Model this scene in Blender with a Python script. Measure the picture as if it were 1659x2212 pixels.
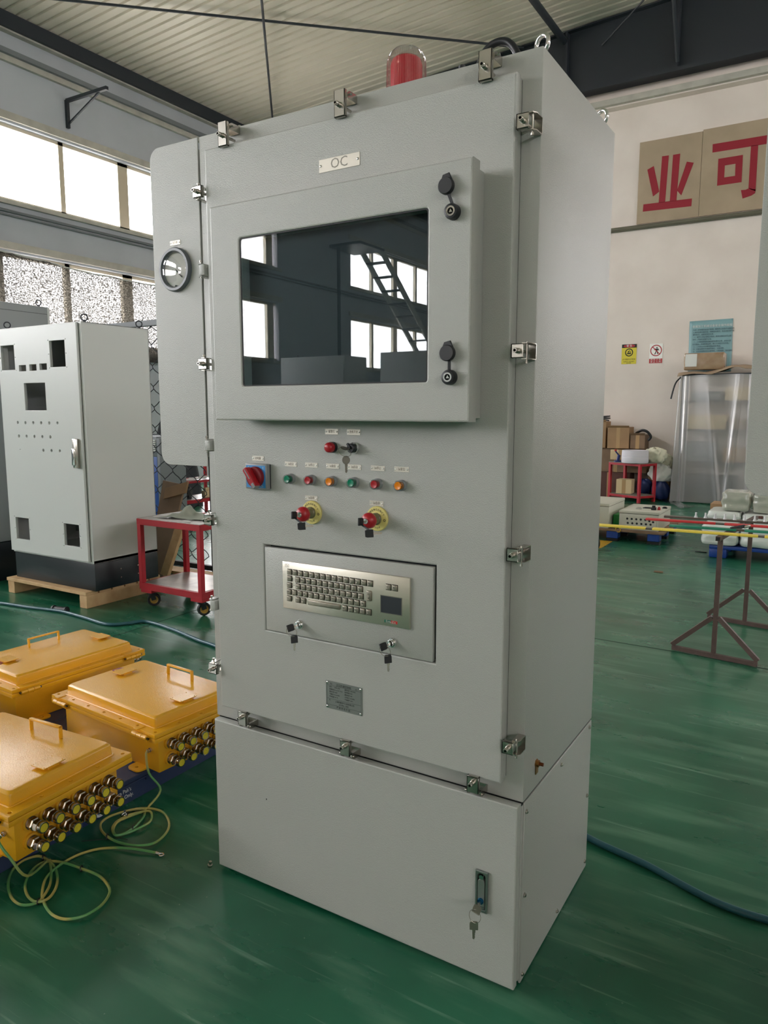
import bpy, bmesh, math, random
from mathutils import Vector, Matrix
random.seed(7)
for _o in list(bpy.data.objects): bpy.data.objects.remove(_o)
SC = bpy.context.scene
COL = SC.collection
PI = math.pi

# ---------------------------------------------------------------- camera
cam_d = bpy.data.cameras.new('camera'); cam = bpy.data.objects.new('camera', cam_d); COL.objects.link(cam)
F_PX, YAW, PITCH = 1593.2, -0.549276, -0.136351
cam.location = (0.58629, -1.60248, 1.43673)
cam.rotation_euler = (PI/2 + PITCH, 0, -YAW)
cam_d.sensor_fit = 'VERTICAL'; cam_d.sensor_height = 24.0; cam_d.lens = F_PX / 2212 * 24.0
cam_d.clip_start = 0.05; cam_d.clip_end = 200
SC.camera = cam

# ---------------------------------------------------------------- sky, exposure
W = bpy.data.worlds.new('overcast_sky'); SC.world = W; W.use_nodes = True
bg = W.node_tree.nodes['Background']
bg.inputs[0].default_value = (1.08, 0.95, 0.965, 1)
bg.inputs[1].default_value = SKY_STRENGTH = 8.0
SC.view_settings.view_transform = 'Standard'
SC.view_settings.look = 'None'
SC.view_settings.exposure = 1.74
SC.view_settings.gamma = 1.0
SC.view_settings.use_curve_mapping = False
SC.cycles.use_denoising = True
SC.cycles.max_bounces = 10; SC.cycles.diffuse_bounces = 6; SC.cycles.glossy_bounces = 5
SC.cycles.transparent_max_bounces = 12; SC.cycles.sample_clamp_indirect = 8.0
SC.cycles.caustics_reflective = False; SC.cycles.caustics_refractive = False

def portal(x, y, z, w, h, rot):
    l = bpy.data.lights.new('window_portal', 'AREA'); l.shape = 'RECTANGLE'; l.size = w; l.size_y = h
    l.cycles.is_portal = True
    o = bpy.data.objects.new('window_portal', l); o.location = (x, y, z); o.rotation_euler = rot; COL.objects.link(o)
RUNS = [(-22.0, -14.8), (-11.9, -4.5), (-2.9, 1.0), (2.5, 9.95)]     # stretches of window along the long walls (y)
RUNS_RIGHT = [(-22.0, -14.8), (-11.9, -4.5), (2.5, 9.95)]           # right wall, high windows only
RUNS_BACK = [(3.2, 4.6)]                                             # and along the back wall (x)
WZ = [(2.55, 3.82), (4.58, 5.70)]
for (z0, z1) in WZ:
    for (a, b) in RUNS:
        portal(-10.62, (a+b)/2, (z0+z1)/2, z1-z0, b-a, (0, -PI/2, 0))
    for (a, b) in (RUNS_RIGHT if z0 > 4 else []): portal(11.32, (a+b)/2, (z0+z1)/2, z1-z0, b-a, (0, PI/2, 0))
    for (a, b) in RUNS_BACK:
        portal((a+b)/2, 11.62, (z0+z1)/2, b-a, z1-z0, (-PI/2, 0, 0))

portal(-10.62, 9.4, 1.6, 1.6, 2.1, (0, -PI/2, 0))      # low window in the left wall

# ---------------------------------------------------------------- materials
def lin(c):
    return tuple(((v/255)/12.92 if v/255 <= 0.04045 else ((v/255+0.055)/1.055)**2.4) for v in c) + (1,)
MATS = {}
def mat(name, rgb, rough=0.5, metal=0.0, coat=0.0, spec=0.5, bump=None, var=None, alpha=None, emit=None):
    """rgb in 0-255 display values; bump=(scale, strength); var=(scale, amount, rgb2)"""
    if name in MATS: return MATS[name]
    m = bpy.data.materials.new(name); m.use_nodes = True; MATS[name] = m
    nt = m.node_tree; b = nt.nodes['Principled BSDF']
    b.inputs['Base Color'].default_value = lin(rgb)
    b.inputs['Roughness'].default_value = rough; b.inputs['Metallic'].default_value = metal
    b.inputs['Coat Weight'].default_value = coat; b.inputs['Coat Roughness'].default_value = 0.08
    b.inputs['Specular IOR Level'].default_value = spec
    if bump or var:
        tc = nt.nodes.new('ShaderNodeTexCoord')
        geo = nt.nodes.new('ShaderNodeNewGeometry')
    if var:
        n = nt.nodes.new('ShaderNodeTexNoise'); n.inputs['Scale'].default_value = var[0]; n.inputs['Detail'].default_value = 6
        nt.links.new(geo.outputs['Position'], n.inputs['Vector'])
        r = nt.nodes.new('ShaderNodeMapRange'); r.inputs[1].default_value = 0.35; r.inputs[2].default_value = 0.7
        r.inputs[3].default_value = 0; r.inputs[4].default_value = var[1]
        nt.links.new(n.outputs[0], r.inputs[0])
        mx = nt.nodes.new('ShaderNodeMix'); mx.data_type = 'RGBA'
        mx.inputs[6].default_value = lin(rgb); mx.inputs[7].default_value = lin(var[2])
        nt.links.new(r.outputs[0], mx.inputs[0]); nt.links.new(mx.outputs[2], b.inputs['Base Color'])
    if bump:
        n2 = nt.nodes.new('ShaderNodeTexNoise'); n2.inputs['Scale'].default_value = bump[0]; n2.inputs['Detail'].default_value = 3
        nt.links.new(geo.outputs['Position'], n2.inputs['Vector'])
        bp = nt.nodes.new('ShaderNodeBump'); bp.inputs['Strength'].default_value = bump[1]; bp.inputs['Distance'].default_value = 0.002
        nt.links.new(n2.outputs[0], bp.inputs['Height']); nt.links.new(bp.outputs[0], b.inputs['Normal']); nt.links.new(bp.outputs[0], b.inputs['Coat Normal'])
    return m
def glass_mat(name, rgb, ior=1.5, rough=0.0, transp=(1, 1, 1)):
    m = bpy.data.materials.new(name); m.use_nodes = True; MATS[name] = m
    nt = m.node_tree; nt.nodes.clear()
    out = nt.nodes.new('ShaderNodeOutputMaterial'); mix = nt.nodes.new('ShaderNodeMixShader')
    tr = nt.nodes.new('ShaderNodeBsdfTransparent'); tr.inputs[0].default_value = lin(rgb)
    gl = nt.nodes.new('ShaderNodeBsdfGlossy'); gl.inputs['Roughness'].default_value = rough
    fr = nt.nodes.new('ShaderNodeFresnel'); g2 = nt.nodes.new('ShaderNodeNewGeometry'); mr = nt.nodes.new('ShaderNodeMapRange'); mr.inputs[3].default_value = ior; mr.inputs[4].default_value = 1/ior
    nt.links.new(g2.outputs['Backfacing'], mr.inputs[0]); nt.links.new(mr.outputs[0], fr.inputs[0])
    nt.links.new(fr.outputs[0], mix.inputs[0]); nt.links.new(tr.outputs[0], mix.inputs[1]); nt.links.new(gl.outputs[0], mix.inputs[2])
    nt.links.new(mix.outputs[0], out.inputs[0])
    return m

PAINT = mat('grey_powder_coat', (176, 177, 172), 0.34, coat=0.22, bump=(430, 0.55))
PAINT2 = mat('pale_grey_powder_coat', (205, 208, 206), 0.34, bump=(420, 0.15))
PAINT3 = mat('mid_grey_powder_coat', (150, 156, 158), 0.4, bump=(420, 0.15))
BLACKP = mat('black_plinth_paint', (28, 36, 40), 0.35)
GASKET = mat('black_rubber', (20, 21, 23), 0.55)
BLACK = mat('black_plastic', (24, 27, 31), 0.4)
STEEL = mat('stainless_steel', (190, 186, 178), 0.24, 1.0)
CHROME = mat('bright_chrome', (225, 225, 225), 0.08, 1.0)
NICKEL = mat('nickel_plated_brass', (176, 164, 148), 0.2, 1.0)
BRASS = mat('tarnished_brass', (150, 110, 60), 0.4, 1.0)
PLATE = mat('etched_label_steel', (205, 200, 188), 0.42, 0.55)
INK = mat('engraved_brown_ink', (96, 78, 62), 0.6)
INKB = mat('black_print', (24, 24, 22), 0.6)
WHITEP = mat('white_print', (222, 224, 222), 0.6)
YELLOW = mat('orange_yellow_gloss_paint', (222, 163, 30), 0.27, coat=0.2, bump=(240, 0.3))
REDP = mat('red_gloss_plastic', (176, 32, 42), 0.3)
REDM = mat('red_enamel_steel', (178, 30, 44), 0.42, var=(9, 0.5, (140, 26, 38)))
GREENP = mat('green_plastic', (10, 128, 96), 0.25)
ORANGEP = mat('orange_plastic', (236, 136, 22), 0.25)
GREYP = mat('grey_plastic', (140, 143, 144), 0.4)
YELP = mat('yellow_plastic_disc', (226, 212, 132), 0.3)
PLUG = mat('yellow_gland_plug', (206, 190, 50), 0.4)
CLEAR = glass_mat('clear_plastic', (244, 246, 246), 1.45)
PINE = mat('pale_pine_wood', (205, 172, 128), 0.65, var=(14, 0.6, (178, 140, 96)))
PLY = mat('brown_plywood', (138, 112, 88), 0.6, var=(7, 0.6, (112, 90, 70)))
CARD = mat('brown_cardboard', (164, 132, 98), 0.8, var=(6, 0.4, (140, 110, 80)))
CARDP = mat('pale_cardboard', (214, 192, 152), 0.8)
BLUEPAL = mat('dark_blue_pallet_paint', (38, 52, 88), 0.45, var=(5, 0.55, (70, 78, 96)))
BLUEPL = mat('blue_pallet_plastic', (28, 66, 146), 0.4)
BLUE = mat('blue_enamel', (40, 84, 160), 0.4)
DARK = mat('dark_grey_painted_steel', (44, 50, 57), 0.5)
BEAMG = mat('grey_painted_steel', (120, 126, 130), 0.5)
RUST = mat('brown_primer_steel', (92, 74, 68), 0.55, var=(20, 0.6, (70, 54, 48)))
WHITECL = mat('white_cloth', (226, 226, 222), 0.9)
FELT = mat('grey_green_felt', (158, 164, 152), 0.95)
ALU = mat('window_aluminium', (214, 202, 180), 0.45, 0.2)
HOLE = mat('dark_cabinet_interior', (40, 44, 50), 0.7)

# ---------------------------------------------------------------- mesh helpers
class MB:
    def __init__(s): s.v = []; s.f = []
    def add(s, vs, fs):
        n = len(s.v); s.v += [Vector(v) for v in vs]; s.f += [tuple(i+n for i in f) for f in fs]; return s
    def box(s, x0, x1, y0, y1, z0, z1):
        vs = [(x, y, z) for z in (z0, z1) for y in (y0, y1) for x in (x0, x1)]
        return s.add(vs, [(0, 2, 3, 1), (4, 5, 7, 6), (0, 1, 5, 4), (2, 6, 7, 3), (0, 4, 6, 2), (1, 3, 7, 5)])
    def bar(s, p0, p1, w, h, up=(0, 0, 1)):
        p0, p1 = Vector(p0), Vector(p1); d = (p1-p0).normalized(); up = Vector(up)
        if abs(d.dot(up)) > 0.98: up = Vector((0, 1, 0))
        a = d.cross(up).normalized(); b = a.cross(d).normalized()
        vs = [p + a*(sx*w/2) + b*(sz*h/2) for p in (p0, p1) for sz in (-1, 1) for sx in (-1, 1)]
        return s.add(vs, [(0, 1, 3, 2), (4, 6, 7, 5), (0, 4, 5, 1), (2, 3, 7, 6), (0, 2, 6, 4), (1, 5, 7, 3)])
    def lathe(s, prof, o, axis, n=20, ph=0.0):
        """prof: list of (radius, height along axis); radius 0 closes"""
        o = Vector(o); ax = Vector(axis).normalized()
        t = Vector((0, 0, 1)) if abs(ax.z) < 0.9 else Vector((1, 0, 0))
        a = ax.cross(t).normalized(); b = ax.cross(a).normalized()
        rings = []; vs = []; fs = []
        for r, h in prof:
            if r <= 1e-7: rings.append([len(vs)]); vs.append(o+ax*h)
            else:
                rings.append(list(range(len(vs), len(vs)+n)))
                vs += [o+ax*h+a*(r*math.cos(2*PI*i/n+ph))+b*(r*math.sin(2*PI*i/n+ph)) for i in range(n)]
        for p, q in zip(rings, rings[1:]):
            for i in range(n):
                j = (i+1) % n
                if len(p) == 1 and len(q) == 1: continue
                if len(p) == 1: fs.append((p[0], q[j], q[i]))
                elif len(q) == 1: fs.append((p[i], p[j], q[0]))
                else: fs.append((p[i], p[j], q[j], q[i]))
        return s.add(vs, fs)
    def cyl(s, p0, p1, r, r1=None, n=14):
        p0, p1 = Vector(p0), Vector(p1); L = (p1-p0).length
        return s.lathe([(0, 0), (r, 0), (r if r1 is None else r1, L), (0, L)], p0, p1-p0, n)
    def tube(s, pts, r, n=8, closed=False):
        pts = [Vector(p) for p in pts]; N = len(pts); vs = []; fs = []; a = None
        for i, p in enumerate(pts):
            d = (pts[(i+1) % N] if (closed or i < N-1) else p) - (pts[i-1] if (closed or i > 0) else p)
            d.normalize()
            if a is None:
                t = Vector((0, 0, 1)) if abs(d.z) < 0.9 else Vector((1, 0, 0)); a = d.cross(t).normalized()
            else:
                a = a - d*a.dot(d)
                a = a.normalized() if a.length > 1e-6 else d.orthogonal().normalized()
            b = d.cross(a)
            vs += [p+a*(r*math.cos(2*PI*k/n))+b*(r*math.sin(2*PI*k/n)) for k in range(n)]
        for i in range(N if closed else N-1):
            for k in range(n):
                i2 = (i+1) % N
                fs.append((i*n+k, i*n+(k+1) % n, i2*n+(k+1) % n, i2*n+k))
        if not closed: fs += [tuple(range(n))[::-1], tuple((N-1)*n+k for k in range(n))]
        return s.add(vs, fs)
    def torus(s, c, axis, R, r, n=24, m=8):
        c = Vector(c); ax = Vector(axis).normalized(); a = ax.orthogonal().normalized(); b = ax.cross(a)
        return s.tube([c+a*(R*math.cos(2*PI*i/n))+b*(R*math.sin(2*PI*i/n)) for i in range(n)], r, m, True)
    def quad(s, a, b, c, d): return s.add([a, b, c, d], [(0, 1, 2, 3)])
    def sheet(s, fn, nu, nv):
        """surface fn(u,v) for u,v in 0..1"""
        vs = [fn(i/nu, j/nv) for j in range(nv+1) for i in range(nu+1)]
        return s.add(vs, [(j*(nu+1)+i, j*(nu+1)+i+1, (j+1)*(nu+1)+i+1, (j+1)*(nu+1)+i) for j in range(nv) for i in range(nu)])
    def mesh(s, name, m, bevel=0, seg=2, smooth=40, thick=0):
        me = bpy.data.meshes.new(name); bm = bmesh.new()
        vv = [bm.verts.new(v) for v in s.v]
        for f in s.f:
            try: bm.faces.new([vv[i] for i in f])
            except ValueError: pass
        bmesh.ops.recalc_face_normals(bm, faces=bm.faces)
        if thick: bmesh.ops.solidify(bm, geom=bm.faces[:], thickness=thick)
        if bevel:
            es = [e for e in bm.edges if len(e.link_faces) == 2 and e.calc_face_angle(0) > 0.6]
            bmesh.ops.bevel(bm, geom=es, offset=bevel, segments=seg, affect='EDGES', clamp_overlap=True, profile=0.5)
        bm.to_mesh(me); bm.free(); me.materials.append(m)
        if smooth:
            me.polygons.foreach_set('use_smooth', [True]*len(me.polygons)); me.set_sharp_from_angle(angle=math.radians(smooth))
        return me
    def build(s, name, m, parent=None, bevel=0, seg=2, smooth=40, thick=0):
        return inst(s.mesh(name, m, bevel, seg, smooth, thick), name, parent)
def inst(me, name, parent=None, loc=None, rot=None):
    o = bpy.data.objects.new(name, me); COL.objects.link(o)
    if parent: o.parent = parent
    if loc: o.location = loc
    if rot: o.rotation_euler = rot
    return o
def box(name, m, x0, x1, y0, y1, z0, z1, parent=None, bevel=0.0, seg=2):
    return MB().box(x0, x1, y0, y1, z0, z1).build(name, m, parent, bevel, seg)
def tag(o, label=None, cat=None, group=None, kind=None):
    for k, v in (('label', label), ('category', cat), ('group', group), ('kind', kind)):
        if v: o[k] = v
    return o
def thing(name, label, cat, loc=(0, 0, 0), rz=0.0, group=None):
    o = bpy.data.objects.new(name, None); COL.objects.link(o); o.location = loc; o.rotation_euler = (0, 0, rz)
    o.empty_display_size = 0.05
    return tag(o, label, cat, group)
def kids(o): return [c for c in COL.objects if c.parent == o]
def dup(root, loc, rz=0.0, label=None, group=None, skip=()):
    r = root.copy(); COL.objects.link(r); r.location = loc; r.rotation_euler = (0, 0, rz)
    if label: r['label'] = label
    if group: r['group'] = group
    for ch in [c for c in bpy.data.objects if c.parent == root]:
        if ch.name.split('.')[0] in skip: continue
        c = ch.copy(); COL.objects.link(c); c.parent = r
        for g in [k for k in bpy.data.objects if k.parent == ch]:
            d = g.copy(); COL.objects.link(d); d.parent = c
    return r
# frames: (u, v, w) -> world-like coordinates; w points out of the surface
def FRONT(y): return lambda u, v, w: (u, y-w, v)
def RIGHT(x): return lambda u, v, w: (x+w, u, v)
def TOP(z): return lambda u, v, w: (u, v, z+w)
def map_mesh(me, F):
    for v in me.vertices: v.co = F(*v.co)
    bm = bmesh.new(); bm.from_mesh(me); bmesh.ops.recalc_face_normals(bm, faces=bm.faces); bm.to_mesh(me); bm.free()
def curve_mesh(cu, name):
    o = bpy.data.objects.new('tmp', cu); COL.objects.link(o)
    dg = bpy.context.evaluated_depsgraph_get()
    me = bpy.data.meshes.new_from_object(o.evaluated_get(dg)); me.name = name
    bpy.data.objects.remove(o); bpy.data.curves.remove(cu)
    return me
def plate_mesh(name, outer, holes, t, F, m, bevel=0.0, smooth=30):
    cu = bpy.data.curves.new(name, 'CURVE'); cu.dimensions = '2D'; cu.fill_mode = 'BOTH'
    cu.extrude = max(t/2-bevel, 1e-5); cu.bevel_depth = bevel; cu.offset = -bevel; cu.bevel_resolution = 1
    for poly in [outer]+list(holes):
        sp = cu.splines.new('POLY'); sp.points.add(len(poly)-1); sp.use_cyclic_u = True
        for p, q in zip(sp.points, poly): p.co = (q[0], q[1], 0, 1)
    me = curve_mesh(cu, name)
    map_mesh(me, lambda u, v, w: F(u, v, w+t/2))
    me.materials.clear(); me.materials.append(m)
    if smooth:
        me.polygons.foreach_set('use_smooth', [True]*len(me.polygons)); me.set_sharp_from_angle(angle=math.radians(smooth))
    return me
def plate(name, outer, holes, t, F, m, parent=None, bevel=0.0):
    return inst(plate_mesh(name, outer, holes, t, F, m, bevel), name, parent)
def text_mesh(name, s, size, F, m, t=0.0004, align='CENTER', sx=1.0, spacing=1.0):
    cu = bpy.data.curves.new(name, 'FONT'); cu.body = s; cu.size = size; cu.align_x = align; cu.align_y = 'CENTER'
    cu.extrude = t/2; cu.resolution_u = 2; cu.space_character = spacing
    me = curve_mesh(cu, name)
    map_mesh(me, lambda u, v, w: F(u*sx, v, w+t/2))
    me.materials.clear(); me.materials.append(m)
    return me
def text(name, s, size, F, m, parent=None, **k):
    return inst(text_mesh(name, s, size, F, m, **k), name, parent)
def shift(F, du, dv, dw=0.0, rot=0.0):
    c, s = math.cos(rot), math.sin(rot)
    return lambda u, v, w: F(du+u*c-v*s, dv+u*s+v*c, dw+w)
def rect(u0, u1, v0, v1, r=0.0, n=5):
    if not isinstance(r, (list, tuple)) and r <= 0: return [(u0, v0), (u1, v0), (u1, v1), (u0, v1)]
    rs = r if isinstance(r, (list, tuple)) else [r]*4     # corners: bl, br, tr, tl
    P = []
    for (cu, cv, a0, rr) in ((u0, v0, PI, rs[0]), (u1, v0, 1.5*PI, rs[1]), (u1, v1, 0, rs[2]), (u0, v1, PI/2, rs[3])):
        if rr <= 0: P.append((cu, cv)); continue
        ccu = cu + rr if cu == u0 else cu - rr; ccv = cv + rr if cv == v0 else cv - rr
        P += [(ccu+rr*math.cos(a0+PI/2*i/n), ccv+rr*math.sin(a0+PI/2*i/n)) for i in range(n+1)]
    return P
def circ(u, v, r, n=16): return [(u+r*math.cos(2*PI*i/n), v+r*math.sin(2*PI*i/n)) for i in range(n)]
def smooth_path(pts, k=6):
    pts = [Vector(p) for p in pts]; out = []
    for i in range(len(pts)-1):
        p0 = pts[max(i-1, 0)]; p1 = pts[i]; p2 = pts[i+1]; p3 = pts[min(i+2, len(pts)-1)]
        for j in range(k):
            t = j/k
            out.append(0.5*((2*p1)+(p2-p0)*t+(2*p0-5*p1+4*p2-p3)*t*t+(3*p1-p0-3*p2+p3)*t**3))
    return out+[pts[-1]]

# ---------------------------------------------------------------- the hall
def floor_material():
    m = bpy.data.materials.new('green_epoxy_floor'); m.use_nodes = True; nt = m.node_tree; L = nt.links
    b = nt.nodes['Principled BSDF']; geo = nt.nodes.new('ShaderNodeNewGeometry')
    def noise(scale, detail, vec=None, stretch=None):
        n = nt.nodes.new('ShaderNodeTexNoise'); n.inputs['Scale'].default_value = scale; n.inputs['Detail'].default_value = detail
        if stretch:
            mp = nt.nodes.new('ShaderNodeMapping'); mp.inputs['Scale'].default_value = stretch; mp.inputs['Rotation'].default_value = (0, 0, 0.5)
            L.new(geo.outputs['Position'], mp.inputs[0]); L.new(mp.outputs[0], n.inputs['Vector'])
        else: L.new(geo.outputs['Position'], n.inputs['Vector'])
        return n.outputs[0]
    def ramp(src, a, b_, lo=0.0, hi=1.0):
        r = nt.nodes.new('ShaderNodeMapRange'); r.inputs[1].default_value = a; r.inputs[2].default_value = b_
        r.inputs[3].default_value = lo; r.inputs[4].default_value = hi; L.new(src, r.inputs[0]); return r.outputs[0]
    def mixc(f, c0, c1):
        x = nt.nodes.new('ShaderNodeMix'); x.data_type = 'RGBA'; L.new(f, x.inputs[0])
        for i, c in ((6, c0), (7, c1)):
            if isinstance(c, tuple): x.inputs[i].default_value = c
            else: L.new(c, x.inputs[i])
        return x.outputs[2]
    base = mixc(ramp(noise(1.3, 5), 0.35, 0.65), lin((17, 81, 57)), lin((39, 108, 80)))
    scuff = mixc(ramp(noise(5, 8, stretch=(0.35, 2.2, 1)), 0.50, 0.74, 0, 0.6), base, lin((98, 142, 116)))
    fine = mixc(ramp(noise(16, 9, stretch=(0.12, 2.6, 1)), 0.62, 0.70, 0, 0.35), scuff, lin((128, 164, 142)))
    specks = mixc(ramp(noise(70, 2), 0.74, 0.80, 0, 0.5), fine, lin((170, 176, 164)))
    dirt = mixc(ramp(noise(0.6, 7), 0.60, 0.74, 0, 0.4), specks, lin((44, 44, 38)))
    L.new(dirt, b.inputs['Base Color'])
    L.new(ramp(noise(3.2, 7, stretch=(0.6, 1.6, 1)), 0.2, 0.85, 0.22, 0.38), b.inputs['Roughness'])
    bp = nt.nodes.new('ShaderNodeBump'); bp.inputs['Strength'].default_value = 0.10; bp.inputs['Distance'].default_value = 0.0012
    L.new(noise(9, 6), bp.inputs['Height']); L.new(bp.outputs[0], b.inputs['Normal'])
    return m
FLOOR = floor_material()
WALLB = mat('off_white_wall_paint', (236, 226, 218), 0.85, var=(1.6, 0.5, (216, 204, 195)), bump=(60, 0.2))
WALLL = mat('grey_blue_wall_paint', (190, 196, 204), 0.85, var=(1.2, 0.6, (172, 178, 186)), bump=(60, 0.2))
PLASTER = mat('chipped_plaster', (196, 194, 184), 0.9, var=(5, 0.6, (160, 158, 150)))
ROOFM = mat('cream_corrugated_sheet', (214, 207, 192), 0.4, spec=0.4, var=(0.7, 0.3, (200, 192, 178)))
XL, XR, YB, YF = -10.3, 11.0, 11.3, -22.6
def st(o): o['kind'] = 'structure'; return o
st(MB().box(XL-0.4, XR+0.4, YF-0.4, YB+0.4, -0.2, 0).build('floor', FLOOR))
def roof_z(x): return 7.2 + 0.054*(x-XL)
ZT = 8.3
def openings(runs): return [rect(a, b, z0, z1) for (a, b) in runs for (z0, z1) in WZ]
wl = plate('wall_left', rect(YF-0.3, YB+0.3, 0, 7.16), openings(RUNS)+[rect(8.35, 10.45, 0.8, 2.4)], 0.26, RIGHT(XL-0.26), WALLL); st(wl)
st(box('ground', mat('pale_concrete_yard', (176, 172, 164), 0.85, var=(1.2, 0.5, (150, 148, 140))), -45, XL-0.41, -40, 40, -0.2, -0.02))
wb = plate('wall_back', rect(XL-0.3, XR+0.3, 0, ZT), openings(RUNS_BACK), 0.26, FRONT(YB+0.26), WALLB); st(wb)
wr = plate('wall_right', rect(YF-0.3, YB+0.3, 0, ZT), [rect(a, b, *WZ[1]) for (a, b) in RUNS_RIGHT], 0.26, lambda u, v, w: (XR+0.26-w, u, v), WALLB); st(wr)
st(box('wall_front', WALLB, XL-0.3, XR+0.3, YF-0.26, YF, 0, ZT))
# corrugated roof: ribs every 0.175 m running up the slope
c = MB(); prof = []; y = YF-0.3
while y < YB+0.3:
    prof += [(y, 0.0), (y+0.118, 0.0), (y+0.130, 0.028), (y+0.163, 0.028)]; y += 0.175
xs = (XL-0.35, XR+0.3); n = len(prof)
c.add([(x, py, roof_z(x)+dz) for x in xs for (py, dz) in prof], [(i, i+1, n+i+1, n+i) for i in range(n-1)])
st(c.build('ceiling', ROOFM, smooth=0))
# wall ledges, eaves beam, sills, conduit
st(box('trim_1', DARK, XL, XL+0.16, YF, YB, 6.98, 7.19))
led = MB()
yy = YF
while yy < YB-0.01:
    y2 = min(yy+0.24, YB); led.box(XL, XL+0.10, yy, y2, 6.955, 6.985+0.012*random.random()); yy = y2
st(led.build('trim_2', PLASTER))
st(box('trim_3', BEAMG, XL, XL+0.12, YF, YB, 6.63, 6.70)); st(box('trim_4', PLASTER, XL, XL+0.06, YF, YB, 6.545, 6.63))
ti = 5
for (a, b) in RUNS:
    for (z0, z1) in WZ:
        st(box('trim_%d' % ti, PLASTER, XL-0.02, XL+0.05, a-0.1, b+0.1, z1+0.03, z1+0.14)); ti += 1
        st(box('trim_%d' % ti, PLASTER, XL-0.02, XL+0.06, a-0.1, b+0.1, z0-0.07, z0-0.01)); ti += 1
for (z, r) in ((4.41, 0.022), (4.35, 0.014)):
    st(MB().tube([(XL+0.04, YF, z), (XL+0.04, YB, z)], r, 8).build('trim_%d' % ti, BEAMG)); ti += 1
PANE = glass_mat('window_glass', (238, 244, 244), 1.5)
wi = 1
def window(axis, c0, a, b, z0, z1, out):
    """one stretch of window: frame members plus a pane in each light"""
    global wi
    fr = MB(); panes = []
    def bx(m, u0, u1, w0, w1, za, zb):
        if axis == 'y': m.box(c0+w0*out, c0+w1*out, u0, u1, za, zb)
        else: m.box(u0, u1, c0+w0*out, c0+w1*out, za, zb)
    bx(fr, a, b, 0.08, 0.16, z0, z0+0.05); bx(fr, a, b, 0.08, 0.16, z1-0.05, z1)
    u = b; k = 0
    bx(fr, b-0.06, b, 0.08, 0.16, z0, z1); u = b-0.06
    while u > a+0.15:
        u2 = max(u-1.06, a+0.05); panes.append((u2, u)); wd = 0.09 if k % 2 == 0 else 0.21; k += 1
        bx(fr, max(u2-wd, a), u2, 0.08, 0.16, z0, z1)
        u = u2-wd
    o = st(fr.build('window_%d' % wi, ALU)); wi += 1
    for (u2, u) in panes:
        p = MB(); bx(p, u2, u, 0.115, 0.121, z0+0.05, z1-0.05); p.build('pane', PANE, o)
for (z0, z1) in WZ:
    for (a, b) in RUNS: window('y', XL, a, b, z0, z1, -1)
    for (a, b) in (RUNS_RIGHT if z0 > 4 else []): window('y', XR, a, b, z0, z1, 1)
    for (a, b) in RUNS_BACK: window('x', YB, a, b, z0, z1, 1)

window('y', XL, 8.35, 10.45, 0.8, 2.4, -1)
# roof steel
t = thing('rafter_beam', 'dark tapered steel rafter under the roof along the back wall', 'beam', (0, 11.05, 0))
t['kind'] = 'structure'
m = MB(); X0, X1 = -9.9, 10.6
m.add([(X0, -0.006, 6.6), (X1, -0.006, 6.6), (X1, -0.006, roof_z(X1)-0.02), (X0, -0.006, roof_z(X0)-0.02),
       (X0, 0.006, 6.6), (X1, 0.006, 6.6), (X1, 0.006, roof_z(X1)-0.02), (X0, 0.006, roof_z(X0)-0.02)],
      [(0, 1, 2, 3), (7, 6, 5, 4), (0, 4, 5, 1), (1, 5, 6, 2), (2, 6, 7, 3), (3, 7, 4, 0)])
m.build('web', DARK, t)
box('flange', DARK, X0, X1, -0.12, 0.12, 6.545, 6.60, t)
MB().bar((X0, 0, roof_z(X0)-0.03), (X1, 0, roof_z(X1)-0.03), 0.2, 0.02).build('flange', DARK, t)
for x in (-3.62, -1.9, 2.2): box('stiffener', DARK, x-0.02, x+0.02, -0.11, -0.004, 6.6, roof_z(x)-0.05, t)
st(box('trim_%d' % ti, WALLB, -9.9, 10.6, 11.13, 11.3, 6.28, 6.46)); ti += 1
st(box('trim_%d' % ti, PLASTER, -9.9, 10.6, 11.05, 11.3, 6.30, 6.39)); ti += 1
st(MB().tube([(-10.2, 11.25, 4.40), (10.6, 11.25, 4.40)], 0.035, 10).build('trim_%d' % ti, mat('olive_conduit_paint', (104, 102, 86), 0.4))); ti += 1
tag(MB().tube([(-3.66, YF+0.5, roof_z(-3.66)-0.17), (-3.66, 10.95, roof_z(-3.66)-0.17)], 0.055, 12).build('roof_strut', DARK),
    'dark round steel strut under the roof meeting the rafter above the cabinet corner', 'strut')
def rod(a, b, label, r=0.012, z=0.07):
    tag(MB().tube([(a[0], a[1], roof_z(a[0])-z), (b[0], b[1], roof_z(b[0])-z)], r, 6).build('bracing_rod', DARK), label, 'rod', 'thin steel bracing rods under the roof')
rod((-10.1, 4.68), (-4.35, 11.03-0.1), 'thin dark bracing rod running from the left wall to behind the red beacon', 0.019)
rod((-6.6, 6.88), (-9.72, 10.9), 'thin dark bracing rod hanging nearly upright above the middle of the cabinet', 0.019, 0.115)
tag(MB().tube([(-1.1, 9.3, roof_z(-1.1)-0.08), (-3.05, 10.99, 7.2)], 0.014, 6).build('bracing_rod', DARK), 'thin slanting brace rod against the dark rafter', 'rod', 'thin steel bracing rods under the roof')
tag(MB().tube([(-1.88, 10.2, 7.62), (-1.88, 10.93, 6.67)], 0.03, 8).build('knee_brace', DARK), 'short dark steel knee brace down to the rafter foot at upper right', 'brace')
t = thing('wall_bracket', 'dark triangular steel bracket high on the left wall above the windows', 'bracket', (XL, 6.45, 0))
MB().bar((0.03, 0, 5.92), (0.03, 0, 6.34), 0.05, 0.05).build('upright', DARK, t)
MB().bar((0.03, 0, 6.33), (0.98, 0.02, 6.33), 0.05, 0.05).build('arm', DARK, t)
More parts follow.
